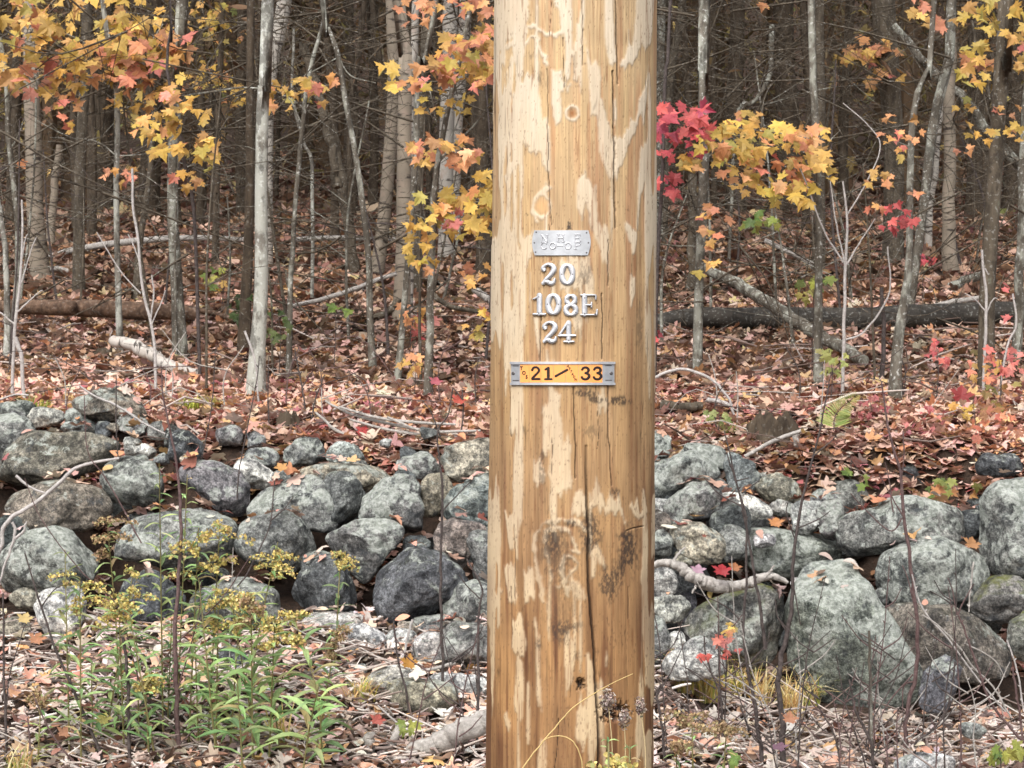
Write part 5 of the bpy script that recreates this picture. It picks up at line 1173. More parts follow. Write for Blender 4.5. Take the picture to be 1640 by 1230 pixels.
stem([(472,560),(482,610),(490,660)], [2,3], 'dark short twig at the wood edge behind the brush pile', 'twig', 9.2, side=[[(484,620),(500,595)]])
stem([(520,600),(505,640),(498,675)], [2,3], 'leaning twig left of the brush pile', 'twig', 9.1)
stem([(740,625),(742,660),(738,690)], [2,3], 'small twig behind the tall straight dark stem', 'twig', 8.9, side=[[(741,640),(725,620)]])
# right
stem([(1164,724),(1175,762),(1194,826),(1195,900),(1195,944),(1190,1008),(1197,1067),(1210,1135),(1224,1250)], [2,4,5,8], 'dark stem rising from the grass right of the pole', 'twig', 6.6, side=[[(1192,1000),(1160,970),(1112,948)], [(1196,1060),(1150,1090),(1095,1068)], [(1180,770),(1200,765)], [(1196,1070),(1228,1030),(1232,1010)]])
stem([(1160,690),(1172,740),(1186,800),(1199,860),(1203,890),(1219,982),(1226,1040)], [2,4,6], 'slanting dark stem just right of the long dark stem', 'twig', 6.75, side=[[(1188,790),(1215,770)], [(1186,810),(1150,790),(1128,765)]])
stem([(1328,615),(1313,690),(1302,735),(1287,790),(1279,835),(1270,905),(1267,975),(1256,1030),(1247,1080),(1252,1150),(1258,1250)], [2,4,6,9,11], 'sturdy grey forked stem in front of the huge slab', 'twig', 6.6,
     side=[[(1303,730),(1325,712),(1340,698)], [(1280,845),(1310,832),(1330,818)], [(1276,870),(1260,825),(1262,805)], [(1250,1075),(1225,1060),(1198,1066),(1230,1030)], [(1258,1010),(1245,985),(1242,960)], [(1268,930),(1275,960),(1282,1000)], [(1252,1065),(1285,1050),(1330,1010)]])
stem([(1127,1018),(1130,1045),(1139,1077),(1153,1113),(1158,1180)], [2.5,4.5], 'dark stem in the yellow grass before the mound shaped stone', 'twig', 6.7, side=[[(1148,1104),(1120,1085),(1093,1066)], [(1153,1108),(1151,1060),(1150,1000)]])
stem([(1060,1095),(1051,1113),(1057,1140),(1062,1180),(1068,1250)], [4,5], 'dark bent stem next to the lower right of the pole', 'twig', 6.5, side=[[(1053,1113),(1075,1075),(1096,1030)]])
stem([(1360,1088),(1371,1139),(1393,1186),(1402,1250)], [3,6], 'dark forked stem before the foot of the huge slab', 'twig', 6.5, side=[[(1391,1186),(1393,1120),(1398,1055),(1428,1000)], [(1375,1145),(1378,1100),(1384,1060)], [(1362,1115),(1340,1098)], [(1400,1195),(1440,1165),(1458,1140)]])
stem([(1392,1010),(1393,1080),(1394,1150),(1397,1220)], [4,7], 'grey upright stem along the huge slab', 'grey_bark', 6.7)
stem([(1412,610),(1418,660),(1428,710),(1442,755),(1448,828),(1459,910),(1468,985),(1470,1040),(1466,1085),(1452,1140),(1449,1250)], [2.5,5,6,7,7], 'very tall reddish dark stem crossing the right boulders', 'red_twig', 6.8,
     side=[[(1448,830),(1425,790),(1408,760)], [(1445,830),(1425,850),(1380,810),(1362,790)], [(1446,690),(1448,730),(1445,760)], [(1470,1000),(1455,930),(1445,905)], [(1466,1090),(1447,1100),(1446,1140)], [(1462,1080),(1420,1130),(1400,1180)], [(1430,820),(1424,770),(1418,740)]])
stem([(1530,1060),(1525,1100),(1514,1142),(1490,1172),(1466,1192),(1463,1250)], [2.5,5], 'curved greenish stem low on the right', 'twig', 6.5, side=[[(1516,1142),(1480,1128),(1470,1130)]])
stem([(1533,980),(1545,1010),(1562,1060),(1590,1130),(1640,1190),(1655,1215)], [3,5], 'dark cane leaning in from the lower right edge', 'red_twig', 6.6, side=[[(1533,985),(1525,945),(1518,925)], [(1534,985),(1545,960),(1560,935)]])
stem([(1460,920),(1478,975),(1520,1025),(1560,1080),(1610,1140)], [2.5,3], 'straw coloured cane arching before the brown grey boulder', 'white_twig', 6.7)
stem([(1478,985),(1500,1000),(1535,1035),(1560,1070),(1590,1100),(1620,1150)], [2.5,3.5], 'second straw coloured cane leaning right', 'dead_wood', 6.65, side=[[(1545,1030),(1590,1055),(1610,1085)]])
stem([(1612,1025),(1625,1060),(1634,1100),(1640,1140)], [2.5,3], 'pale cane at the right edge below the mossy stone', 'white_twig', 6.6)
stem([(1560,900),(1555,935),(1552,980)], [3,2.5], 'pale stub of a twig before the broad pale faced boulder', 'dead_wood', 7.1)
stem([(1622,1070),(1628,1110),(1638,1180),(1642,1250)], [3,5], 'dark twig at the lower right edge', 'red_twig', 6.4)
stem([(1340,1050),(1352,1120),(1372,1180),(1390,1240)], [1.5,3], 'thin dark weed left of the forked stem', 'twig', 6.4)
stem([(1420,1170),(1421,1210),(1421,1250)], [2,3], 'short reddish sprout at the bottom right', 'red_twig', 6.3, side=[[(1421,1190),(1440,1170)]])
for k, x in enumerate((1345, 1362, 1436, 1500, 1540)):
    stem([(x + rs.uniform(-14, 14), 1110 + 12 * k % 50), (x, 1180), (x + rs.uniform(-8, 8), 1250)], [1.5, 2.5], ['thin weed stalk at the bottom, left of the forked stem foot', 'second thin weed stalk beside the forked stem foot', 'thin weed stalk beside the tall reddish stem foot', 'thin weed stalk right of the curved greenish stem', 'thin weed stalk left of the lower right leaves'][k], 'red_twig', 6.35, name='weed_stalk')
for i in range(34):
    x = rs.uniform(1055, 1640) if i < 25 else rs.uniform(0, 780); y1 = 1250; h_ = rs.uniform(90, 380); lean = rs.uniform(-70, 70)
    pts = [(x + lean, y1 - h_), (x + lean * .6 + rs.uniform(-10, 10), y1 - h_ * .66), (x + lean * .2 + rs.uniform(-8, 8), y1 - h_ * .33), (x, y1)]
    sd = []
    for k in range(rs.integers(2, 5)):
        u = rs.uniform(.25, .8); bx_, by_ = x + lean * u * .9, y1 - h_ * u; ln = rs.uniform(25, 80); g_ = rs.choice([-1, 1])
        sd.append([(bx_, by_), (bx_ + g_ * ln * .5, by_ - ln * .35), (bx_ + g_ * ln * rs.uniform(.7, 1.1), by_ - ln * rs.uniform(.6, 1.1))])
    stem(pts, [1.3, 3.0], 'fine dark bare weed stalk in the tangle of brush before the wall', rs.choice(['twig', 'red_twig', 'twig', 'dead_wood']), rs.uniform(6.35, 7.1), name='weed_stalk', side=sd)
#@@PART3

# ------------------------------------------------------------------ leaf litter
def ground_hit(x, y):
    h = BVH.ray_cast(Vector((x, y, 4)), Vector((0, 0, -1)))
    return (h[0][2], h[1]) if h[0] is not None else (None, None)
FRONT = [(206, 190, 178, 6), (196, 172, 156, 6), (208, 158, 126, 4), (178, 124, 98, 3), (210, 172, 142, 2), (150, 130, 114, 3), (200, 150, 84, 1.5), (206, 150, 130, .6), (120, 90, 74, 2), (226, 212, 200, .8)]
BANK = [(210, 158, 134, 5), (190, 136, 112, 5), (216, 172, 140, 5), (222, 192, 168, 4), (196, 128, 66, 3), (140, 74, 52, 3), (206, 160, 84, 1.5), (190, 96, 84, .5), (216, 164, 138, 2), (160, 80, 84, 1)]
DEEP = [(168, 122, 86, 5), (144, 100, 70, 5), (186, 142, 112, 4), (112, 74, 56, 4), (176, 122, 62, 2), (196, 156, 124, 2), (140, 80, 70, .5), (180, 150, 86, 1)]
def litter():
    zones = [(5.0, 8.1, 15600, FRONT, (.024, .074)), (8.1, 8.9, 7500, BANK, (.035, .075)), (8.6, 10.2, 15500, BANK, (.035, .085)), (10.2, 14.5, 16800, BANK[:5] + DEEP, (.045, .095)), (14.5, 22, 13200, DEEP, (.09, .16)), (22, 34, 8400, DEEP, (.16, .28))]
    mb = MB()
    for y0, y1, n, pal, (s0, s1) in zones:
        y = rng.uniform(y0, y1, n); x = rng.uniform(-.345, .345, n) * y; z = terr(x, y); keep = np.ones(n, bool); N = rng.normal(0, .36, (n, 3)); N[:, 2] = 1
        steep = (y > 8.2) & (y < 8.72); keep &= ~(steep & (rng.random(n) < .1))
        if y0 < 10:
            for i in range(n):
                if y[i] > 10: continue
                h, nn = ground_hit(x[i], y[i])
                if h is not None and h > z[i] + .02:
                    if nn[2] > .8 and rng.random() < (.13 if h - z[i] > .12 else .3): z[i] = h; N[i] = np.array(nn) + rng.normal(0, .15, 3)
                    else: keep[i] = False
        pil = vn(x * 1.3, y * 1.3, 0, 77) * .02
        P = np.stack([x, y, z + rng.uniform(.004, .04, n) + np.clip(pil, 0, 1)], 1)[keep]; N = N[keep]; m = len(P)
        sz = rng.uniform(s0, s1, m); c = pick(pal, m, .18, 1.12 if y0 < 6 else (1.02 if y0 < 10 else .80), .30 if y0 > 6 else .20)  # litter farther back is darkened in its colour, in place of canopy shade
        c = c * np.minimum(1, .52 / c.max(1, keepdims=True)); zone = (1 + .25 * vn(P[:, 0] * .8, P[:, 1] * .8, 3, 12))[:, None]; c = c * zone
        kind = rng.random(m)
        fr = .38 if y0 < 6 else .68
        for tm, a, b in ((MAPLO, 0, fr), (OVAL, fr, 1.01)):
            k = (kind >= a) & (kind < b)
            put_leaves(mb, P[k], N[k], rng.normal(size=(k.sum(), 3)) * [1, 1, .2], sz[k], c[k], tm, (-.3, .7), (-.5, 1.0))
    tag(link('leaf_litter', mb.mesh('leaf_litter', M['litter'], False)), kind='stuff', label='fallen brown, orange and pale leaves covering the ground', cat='leaves')
litter()
def debris():
    mb = MB(); n = 6500
    y = rng.uniform(5.0, 8.0, n); x = rng.uniform(-.28, .28, n) * y
    for i in range(n):
        h, nn = ground_hit(x[i], y[i]); z = float(terr(x[i], y[i]))
        if h is not None and h > z + .03: continue
        a = rng.uniform(0, 2 * np.pi); ln = rng.uniform(.02, .11) if rng.random() < .8 else rng.uniform(.1, .3); d = np.array([math.cos(a), math.sin(a), rng.normal(0, .25)]) * ln
        p = np.array([x[i], y[i], z + rng.uniform(.012, .05)]); r = rng.uniform(.002, .006) if ln < .1 else rng.uniform(.002, .0045)
        addtube(mb, np.array([p, p + d * .5 + rng.normal(0, .004, 3), p + d]), [r, r * 1.05, r * .7], 5, S(*random.choice([(205, 196, 188), (170, 158, 150), (140, 124, 116), (190, 176, 166), (110, 92, 84)])) * rng.uniform(.7, 1.1))
    n = 500
    for i in range(n):
        yy = rng.uniform(8.7, 13); xx = rng.uniform(-.28, .28) * yy; z = float(terr(xx, yy)); a = rng.uniform(0, 2 * np.pi); ln = rng.uniform(.1, .5)
        d = np.array([math.cos(a), math.sin(a), rng.normal(0, .12)]) * ln; p = np.array([xx, yy, z + rng.uniform(.02, .06)]); r = rng.uniform(.002, .006)
        addtube(mb, np.array([p, p + d * .5 + rng.normal(0, .02, 3), p + d]), [r, r, r * .5], 5, S(*random.choice([(180, 168, 160), (130, 112, 104), (100, 84, 76)])) * rng.uniform(.6, 1.1))
    tag(link('woody_debris', mb.mesh('woody_debris', M['litter'])), kind='stuff', label='wood chips and broken twigs strewn over the ground', cat='debris')
debris()

# fallen leaves one can point at
def fleaf(px, py, lp, col, label, Y, tilt=(.1, -.7, .7), tip=(.2, 0, 1), tm=MAPLE):
    mb = MB(); p = W(px, py, Y); s = lp / FX * Y
    s *= .74; cc = S(*col, .62); cc = cc * .85 + cc.mean() * .15
    put_leaves(mb, p[None], np.array([tilt]), np.array([tip]), [s], cc[None], tm, (.1, .3), (0, .5))
    single('fallen_leaf', mb, M['leaf'], p, label, 'leaf', 'single bright fallen leaves', False)
fleaf(1156, 912, 36, (190, 40, 50), 'bright red maple leaf lying on the crooked bleached branch', 7.55)
fleaf(1118, 912, 28, (205, 160, 180), 'pinkish maple leaf lying left of the bright red one', 7.62)
fleaf(1177, 908, 26, (190, 120, 70), 'brown leaf lying right of the bright red one', 7.65)
fleaf(1242, 836, 30, (226, 150, 80), 'orange leaf on the stones below the tan speckled stone', 8.0)
fleaf(1557, 870, 34, (206, 146, 90), 'tan leaf stuck in the gap left of the tall edge boulder', 7.95)
fleaf(450, 748, 26, (232, 170, 90), 'yellow orange leaf before the rounded crest boulder', 8.2, tip=(-.4, 0, 1))
fleaf(583, 690, 32, (206, 70, 66), 'red leaf lying under the brush pile', 8.85)
fleaf(735, 640, 30, (214, 90, 70), 'orange red leaf on the bank left of the pole', 8.9)
fleaf(698, 610, 26, (200, 96, 110), 'rose leaf at the foot of the grey maple sapling', 9.2)
fleaf(655, 1060, 32, (226, 160, 50), 'golden leaf propped on the sunk stone by the white stick', 7.05, tilt=(.2, -1, .2))
fleaf(165, 1150, 34, (226, 214, 110), 'pale yellow leaf lying among goldenrod stems', 6.5)
fleaf(700, 1118, 50, (190, 120, 76), 'long curled brown leaf leaning on the sunk stones', 6.95, tilt=(.4, -1, .2), tip=(-.4, 0, 1), tm=OVAL)
fleaf(605, 1152, 30, (206, 100, 84), 'reddish leaf beside the bleached stubs', 6.6)
fleaf(1540, 632, 44, (176, 62, 62), 'large dark red leaf mass on the bank at right', 9.4, tilt=(.1, -1, .4))
fleaf(1160, 1052, 20, (232, 90, 70), 'scarlet leaf before the mound shaped stone', 7.0)
fleaf(1265, 1150, 32, (206, 140, 100), 'tan leaf at the foot of the sturdy forked stem', 6.5)
fleaf(1248, 1195, 34, (150, 110, 130), 'purplish leaf at the bottom below the tan leaf', 6.4, tilt=(0, -.5, 1))
fleaf(1625, 1195, 40, (240, 214, 204), 'very pale leaf near the lower right corner', 6.4, tilt=(0, -.5, 1))
fleaf(40, 990, 30, (226, 196, 120), 'yellowish leaf by the tan stone at the lower left', 7.4)
fleaf(60, 1022, 34, (206, 140, 96), 'orange tan leaf below the yellowish leaf at lower left', 7.1)
fleaf(104, 1172, 30, (214, 150, 110), 'peach coloured leaf near the lower left stems', 6.5)
fleaf(1128, 858, 10, (150, 80, 60), 'tiny brown leaf on the pinkish tan boulder', 8.0)

# ------------------------------------------------------------------ small plants
def blades(mb, c, n, h, spread, cols, q):
    for _ in range(n):
        a = q.uniform(0, 2 * np.pi); hh = h * q.uniform(.55, 1.15); lean = q.uniform(.2, 1.1) * spread; p = np.array(c) + np.array([q.normal(0, .02), q.normal(0, .02), 0])
        d = np.array([math.cos(a), math.sin(a), 0]); t = np.linspace(0, 1, 7)[:, None]
        L = p + d * lean * t ** 1.7 + np.array([0, 0, 1]) * hh * (t - .45 * t ** 3 * q.uniform(.3, 1.5))
        sd = np.array([-d[1], d[0], 0]) * q.uniform(.0018, .0036); wv = (1 - t ** 2.5) * sd + .0002
        V = np.vstack([L - wv, L + wv, L + np.array([0, 0, .0006])]); k = 7; i = np.arange(6)
        mb.add(V[:14], np.stack([i, i + 1, k + i + 1, k + i], 1), S(*random.choice(cols)) * q.uniform(.7, 1.1))
GC = [(232, 214, 146), (222, 204, 116), (236, 222, 176), (176, 186, 96), (222, 184, 130)]
def tuft(px, py, h, n, label, Y=None, cols=GC, spread=.12):
    Y = Y or gY(px, py); c = W(px, py, Y); c[2] = terr(c[0], c[1]); q = np.random.default_rng(int(px)); mb = MB(); blades(mb, c, int(n * 1.5), 1.5 * h / FX * Y, spread, cols, q)
    single('grass_tuft', mb, M['green'], c, label, 'grass tuft', 'dry grass tufts', False)
tuft(1095, 1110, 62, 70, 'yellowing grass tuft between the pole and the mound shaped stone')
tuft(1130, 1125, 70, 90, 'largest yellow grass tuft before the mound shaped stone')
tuft(1170, 1120, 60, 60, 'straw grass tuft at the foot of the mossy topped boulder', spread=.16)
tuft(1215, 1140, 66, 70, 'drooping straw grass tuft left of the sturdy forked stem', spread=.16, cols=GC[:1] + GC[2:3] + GC[4:])
tuft(1270, 1150, 60, 60, 'drooping straw grass tuft right of the sturdy forked stem', spread=.16, cols=GC[:1] + GC[2:3] + GC[4:])
tuft(1300, 1130, 50, 40, 'thin dry grass under the left foot of the huge slab', spread=.16, cols=GC[2:])
tuft(60, 640, 36, 60, 'green grass tuft behind the flat stones at upper left', 9.2, [(150, 160, 70), (120, 140, 60), (190, 180, 90)])
tuft(305, 640, 30, 40, 'small green grass tuft left of the flared trunk foot', 9.4, [(150, 170, 70), (190, 190, 90)])
tuft(345, 630, 26, 30, 'second small grass tuft nearer the flared trunk foot', 9.5, [(170, 170, 90), (190, 180, 100)])
tuft(30, 1215, 60, 40, 'dry grass in the lower left corner', 6.3, GC[2:])
tuft(440, 1120, 60, 26, 'pale yellow grass blades under the green goldenrod leaves', 6.6, GC[:2])
tuft(575, 1120, 40, 40, 'faint grass tuft right of the leafy goldenrod', 7.0)
tuft(1170, 690, 26, 30, 'greenish tuft on the bank above the whitish stone', 9.0, [(150, 160, 90), (130, 140, 90)])

def goldenrod(px, py, tx, ty, label, Y=6.7, leaf=1.0, nl=None, flower=None, lc=None, bend=0, name='goldenrod', lens=.085, fsize=1.0):
    """base pixel, tip pixel; leafy stem and a flower head of tiny florets"""
    q = np.random.default_rng(int(px * 7 + ty)); c = W(px, py, Y); c[2] = min(c[2], float(terr(c[0], c[1])))
    root = empty(name, c, label, 'goldenrod' if name == 'goldenrod' else 'plant', 'goldenrods in front of the wall' if name == 'goldenrod' else None)
    m_ = ((px + tx) / 2 + bend, (py + ty) / 2); tip = W(tx, ty, Y + q.uniform(-.12, .12)); L = smoothline(np.array([c, W(*m_, Y), tip]), 26)
    mb = MB(); addtube(mb, L, np.linspace(.0036, .0014, 26), 6, S(132, 124, 84)); part('stem', mb, M['green'], root)
    h = np.linalg.norm(tip - c); nl = nl or int(h / .021); nl = max(nl, 12)
    t = np.linspace(.22, .985, nl); ii = t * 25; i0 = np.clip(ii.astype(int), 0, 24); P = L[i0] + (L[i0 + 1] - L[i0]) * (ii - i0)[:, None]
    a = np.arange(nl) * 2.4 + q.uniform(0, 6, 1) + q.normal(0, .3, nl); up = q.uniform(-.1, .75, nl)
    T = np.stack([np.cos(a), np.sin(a) * .9, up], 1); N = np.stack([-np.cos(a) * up * .8 + q.normal(0, .2, nl), -np.sin(a) * up * .8 - .25, np.ones(nl)], 1)
    pal = lc or [(166, 206, 116, 3), (188, 216, 122, 3), (140, 184, 108, 2.5), (212, 222, 138, 1.2), (226, 204, 130, .5)]
    sz = lens * 1.05 * leaf * np.sin(np.pi * np.clip(t * .74 + .18, 0, 1)) ** .6 * q.uniform(.75, 1.2, nl); sz = np.maximum(sz, .02)
    mb = MB(); put_leaves(mb, P, N, T, sz, pick(pal, nl, .25, .64, .24), LANCE, (.0, .5), (.2, .9), org=0); part('leaves', mb, M['green'], root, False)
    if flower:
        fp = {'y': [(240, 214, 96, 4), (226, 194, 86, 3), (186, 156, 90, 2), (206, 208, 118, 2)], 'b': [(190, 154, 100, 3), (170, 136, 96, 3), (210, 186, 120, 1)], 'd': [(150, 124, 104, 3), (190, 170, 150, 2)]}[flower]
        mb = MB(); k = 9
        for j in range(k):
            a = q.uniform(0, 2 * np.pi); ln = h * 0 + q.uniform(.04, .11) * fsize; b0 = L[-1] - (L[-1] - L[-6]) * q.uniform(0, 1.0)
            d = np.array([math.cos(a), math.sin(a) * .7, .45]); tt = np.linspace(0, 1, 6)[:, None]; B = b0 + d * ln * tt - np.array([0, 0, 1]) * ln * .5 * tt ** 2
            addtube(mb, B, np.linspace(.0014, .0006, 6), 4, S(130, 130, 80))
            n = 46; u = q.uniform(.1, 1, n); fl = b0 + d * ln * u[:, None] - np.array([0, 0, 1]) * (ln * .5 * u ** 2)[:, None] + q.normal(0, .006, (n, 3)) + [0, 0, .004]
            Nn = q.normal(size=(n, 3)); Nn[:, 1] -= .5; put_leaves(mb, fl, Nn, q.normal(size=(n, 3)), q.uniform(.006, .012, n), pick(fp, n, .2), OVAL, aniso=np.full(n, 1.8))
        part('flower_head', mb, M['flower'], root, False)
    return root
goldenrod(112, 1240, 104, 880, 'tall leafy goldenrod without flowers at the far left', 6.5, 1.0, lc=[(170, 186, 110, 3), (150, 170, 96, 2), (190, 190, 120, 1)])
goldenrod(150, 1240, 146, 1060, 'low leafy goldenrod right of the tall flowerless one', 6.45)
goldenrod(188, 1240, 172, 838, 'goldenrod with a rusty brown head before the flat brown grey boulder', 6.7, .9, flower='b', bend=8, fsize=1.1)
goldenrod(200, 1240, 190, 962, 'goldenrod with a yellow head beside the short black stem', 6.5, flower='y')
goldenrod(160, 1240, 215, 905, 'goldenrod with ochre head above the black stem', 6.6, flower='y')
goldenrod(240, 1240, 232, 1080, 'short goldenrod with an ochre head left of the reddish stem', 6.4, flower='y', fsize=.8)
goldenrod(262, 1240, 255, 742, 'tallest green goldenrod shoot rising over the pale upright boulder', 6.7, .85)
goldenrod(280, 1240, 300, 760, 'tall flowerless shoot right of the tallest one', 6.75, .85)
goldenrod(300, 1240, 318, 845, 'goldenrod with broad ochre head in the thick of the clump', 6.6, flower='y', fsize=1.2)
goldenrod(330, 1240, 352, 842, 'goldenrod with ochre head nearest the speckled boulder', 6.65, flower='y', fsize=1.1)
goldenrod(345, 1240, 350, 945, 'goldenrod with flat yellow head at the centre of the clump', 6.5, flower='y', fsize=1.2)
goldenrod(366, 1240, 385, 955, 'goldenrod with two sided yellow head right of the reddish stem', 6.5, flower='y', fsize=1.1)
goldenrod(395, 1240, 445, 868, 'goldenrod leaning right with a bright yellow head on the speckled boulder', 6.7, .9, flower='y', bend=-12, fsize=1.1)
goldenrod(405, 1240, 402, 950, 'broad leaved goldenrod on the right side of the clump', 6.4, 1.3, flower='b', fsize=.6)
goldenrod(430, 1240, 440, 990, 'broad leaved goldenrod with a drooping head right of the clump', 6.4, 1.2, flower='y', fsize=.8)
goldenrod(518, 1240, 470, 985, 'large leaved goldenrod leaning left near the bottom centre', 6.3, 1.35, flower='y', bend=14, fsize=.7)
goldenrod(500, 1240, 540, 1010, 'goldenrod with small seed tips before the white cobble', 6.5, .9, flower='b', fsize=.5)
goldenrod(537, 1040, 546, 885, 'single goldenrod growing before the dark smooth boulder', 7.4, .75, flower='y', fsize=1.1, lc=[(150, 180, 110, 3), (130, 164, 100, 2)])
goldenrod(480, 1240, 510, 1100, 'low big leaved goldenrod at the bottom centre', 6.2, 1.5)
goldenrod(390, 1250, 380, 1090, 'low wide leaved goldenrod in the bottom of the clump', 6.2, 1.4)
for k, (x, tx, ty) in enumerate([(130, 128, 985), (215, 236, 935), (255, 205, 1030), (290, 335, 905), (350, 318, 985), (375, 412, 905), (420, 372, 1030), (470, 500, 1045), (455, 425, 1085), (310, 282, 930)][::2]):
    goldenrod(x, 1250, tx, ty - 60, 'leafy goldenrod crowded in the middle of the green clump at lower left', 6.35 + .04 * k, .95 + .05 * (k % 4), flower='y' if k % 3 == 0 else None)
goldenrod(60, 1240, 66, 1110, 'small goldenrod sprig near the lower left corner', 6.35, .8, flower='b', fsize=.5)
goldenrod(265, 1250, 275, 990, 'feathery green goldenrod behind the reddish stem', 6.75, .8, lc=[(104, 140, 90, 2), (120, 150, 92, 2)])
goldenrod(225, 1250, 218, 1010, 'feathery green goldenrod left of the reddish stem', 6.7, .8, lc=[(104, 140, 90, 2), (140, 170, 100, 2)])
goldenrod(320, 1250, 312, 1020, 'dense green goldenrod right of the reddish stem foot', 6.55, 1.0)
goldenrod(1158, 1245, 1164, 1165, 'low brownish goldenrod in the wood chips right of the pole', 6.3, .6, flower='b', fsize=.9)
goldenrod(1110, 1245, 1108, 1150, 'low withered goldenrod close to the pole at the bottom', 6.35, .5, flower='b', fsize=.9)
goldenrod(1085, 1245, 1082, 1195, 'tiny withered goldenrod beside the bent dark stem', 6.3, .5, flower='b', fsize=.7)
goldenrod(978, 1290, 972, 1205, 'yellow green goldenrod head peeking up before the pole', 3.35, .5, flower='y', fsize=.62, lens=.05)
goldenrod(1010, 1290, 1008, 1222, 'second low goldenrod head before the pole, at the right', 3.36, .5, flower='y', fsize=.5, lens=.05)
# dried heads and straws right before the pole
def dried(px, py, tx, ty, label, Y, sz):
    q = np.random.default_rng(int(tx)); c = W(px, py, Y); root = empty('dried_flower', c, label, 'dried flower', 'dried flowers before the pole')
    tip = W(tx, ty, Y); mb = MB(); addtube(mb, smoothline(np.array([c, W((px + tx) / 2 + 6, (py + ty) / 2, Y), tip]), 14), np.linspace(.0013, .0008, 14), 5, S(190, 170, 130)); part('stem', mb, M['flower'], root)
    mb = MB(); n = 260; d = q.normal(size=(n, 3)) * [.45, .4, .8]; P = tip + d * sz * .6; N = q.normal(size=(n, 3)) + d * 2; N[:, 1] -= .5
    put_leaves(mb, P, N, q.normal(size=(n, 3)), q.uniform(.003, .007, n), pick([(176, 150, 132, 3), (206, 184, 168, 3), (130, 104, 90, 2), (226, 206, 190, 1)], n, .2), OVAL, aniso=np.full(n, 1.8)); part('seed_head', mb, M['flower'], root, False)
dried(975, 1290, 974, 1122, 'fluffy brown dried flower head before the long crack of the pole', 3.42, .020)
dried(990, 1290, 1000, 1150, 'drooping brown dried flower head right of the fluffy one', 3.43, .017)
dried(1030, 1290, 1026, 1132, 'small brown dried flower head nearest the right edge of the pole', 3.44, .013)
for pts, lab, w in (([(828,1245),(850,1212),(880,1176),(915,1136),(950,1112),(985,1092),(1014,1079)], 'long slanting grass stalk crossing the pole base', [2.6,2,1]), ([(868,1188),(880,1181),(900,1179),(918,1188),(931,1215),(934,1250)], 'curled straw blade looping before the pole base', [1.4,2,2])):
    mb = MB(); px_tube(mb, pts, 3.4, w, S(196, 170, 116), 6); single('grass_stalk', mb, M['flower'], W(*pts[-1], 3.4), lab, 'grass stalk')

def seedling(px, py, ty, cl, label, Y, mt='twig', leafm='leaf', name='seedling'):
    c = W(px, py, Y); c[2] = min(c[2], float(terr(c[0], c[1])) + .02); root = empty(name, c, label, 'seedling')
    mb = MB(); L = smoothline(np.array([c, W(px + 3, (py + ty) / 2, Y), W(px - 2, ty, Y)]), 10); addtube(mb, L, np.linspace(.003, .0015, 10), 5)
    for q_ in cl:
        e = W(q_[0], q_[1], Y); m = L[rng.integers(4, 9)]; addtube(mb, smoothline(np.array([m, (m + e) / 2 + [0, 0, .01], e]), 6), np.linspace(.0018, .001, 6), 4)
    part('stem', mb, M[mt], root); mb = MB(); spray(mb, [(*q_, Y) for q_ in cl]); part('leaves', mb, M[leafm], root, False)
seedling(655, 560, 485, [(660,505,26,16,8,ORA,28),(680,525,16,14,5,PNK,30)], 'maple seedling with orange pink leaves beside the thin pale grey stem', 10.6)
seedling(535, 530, 492, [(532,493,12,5,3,GRN,22),(556,500,12,5,2,GRN,22)], 'seedling with two fresh green leaves left of the curved sapling', 11.0, leafm='green')
seedling(663, 605, 570, [(668,585,22,12,8,ORA,26)], 'low orange leaved seedling at the foot of the thin pale grey stem', 9.8)
seedling(447, 560, 505, [(440,520,26,22,14,[(90,110,60,2),(110,124,66,2),(150,160,80,1)],20)], 'small dark green bush beside the straight whitish trunk', 10.8, leafm='green')
seedling(355, 480, 425, [(330,452,16,10,4,GRN,22),(345,455,10,8,3,YEL,24),(354,437,12,6,3,GRN,22)], 'green and yellow seedling left of the white trunk', 13.5, leafm='green')
seedling(390, 520, 455, [(388,490,16,26,12,[(90,104,60,2),(76,92,50,2)],20)], 'dark green leafy twig left of the white trunk', 11.8, leafm='green')
seedling(1300, 520, 440, [(1305,450,20,14,6,GRN,26),(1280,470,18,12,4,[(190,180,90,1)],26),(1318,455,16,10,3,GRN,24)], 'green and pink leaved seedling over the fallen birch', 10.6, leafm='green')
seedling(1330, 640, 560, [(1335,580,22,22,14,[(170,170,90,2),(190,180,100,2)],20)], 'pale green seedling under the pale forked shrub', 9.6, leafm='green')
seedling(1500, 620, 548, [(1498,560,12,14,10,PNK,14),(1505,585,12,12,8,PNK,14)], 'pink leaved seedling left of the stout olive trunk', 9.6)
seedling(1476, 425, 408, [(1478,412,6,8,4,RED,16),(1492,418,6,5,3,RED,16)], 'tiny crimson seedling before the small white birch', 14)
seedling(1395, 700, 640, [(1390,655,26,16,22,[(176,96,96,2),(190,110,100,2),(150,80,84,1)],15)], 'low dusky pink leaved shrublet on the bank at right', 9.2)
seedling(1490, 710, 650, [(1485,680,30,24,40,[(190,100,96,2),(176,84,84,2),(206,130,110,2)],15)], 'low rose leaved shrublet right of the tall reddish stem', 9.1)
seedling(1560, 740, 640, [(1585,700,40,34,34,[(214,130,96,3),(206,110,86,2),(220,150,110,2)],24),(1545,660,20,14,6,YEL,22)], 'salmon orange leaved shrub on the bank near the right edge', 9.0)
seedling(1600, 660, 560, [(1605,640,34,22,18,[(170,130,70,2),(150,140,70,2),(190,130,80,2)],24),(1580,590,30,16,10,ORA,22)], 'olive and orange leaved shrub behind the salmon orange one', 9.4)
seedling(1530, 800, 770, [(1530,785,34,16,16,[(120,140,66,2),(150,150,70,2),(206,140,80,2)],22)], 'low green and orange plant behind the long lichened boulder', 8.55, leafm='green')
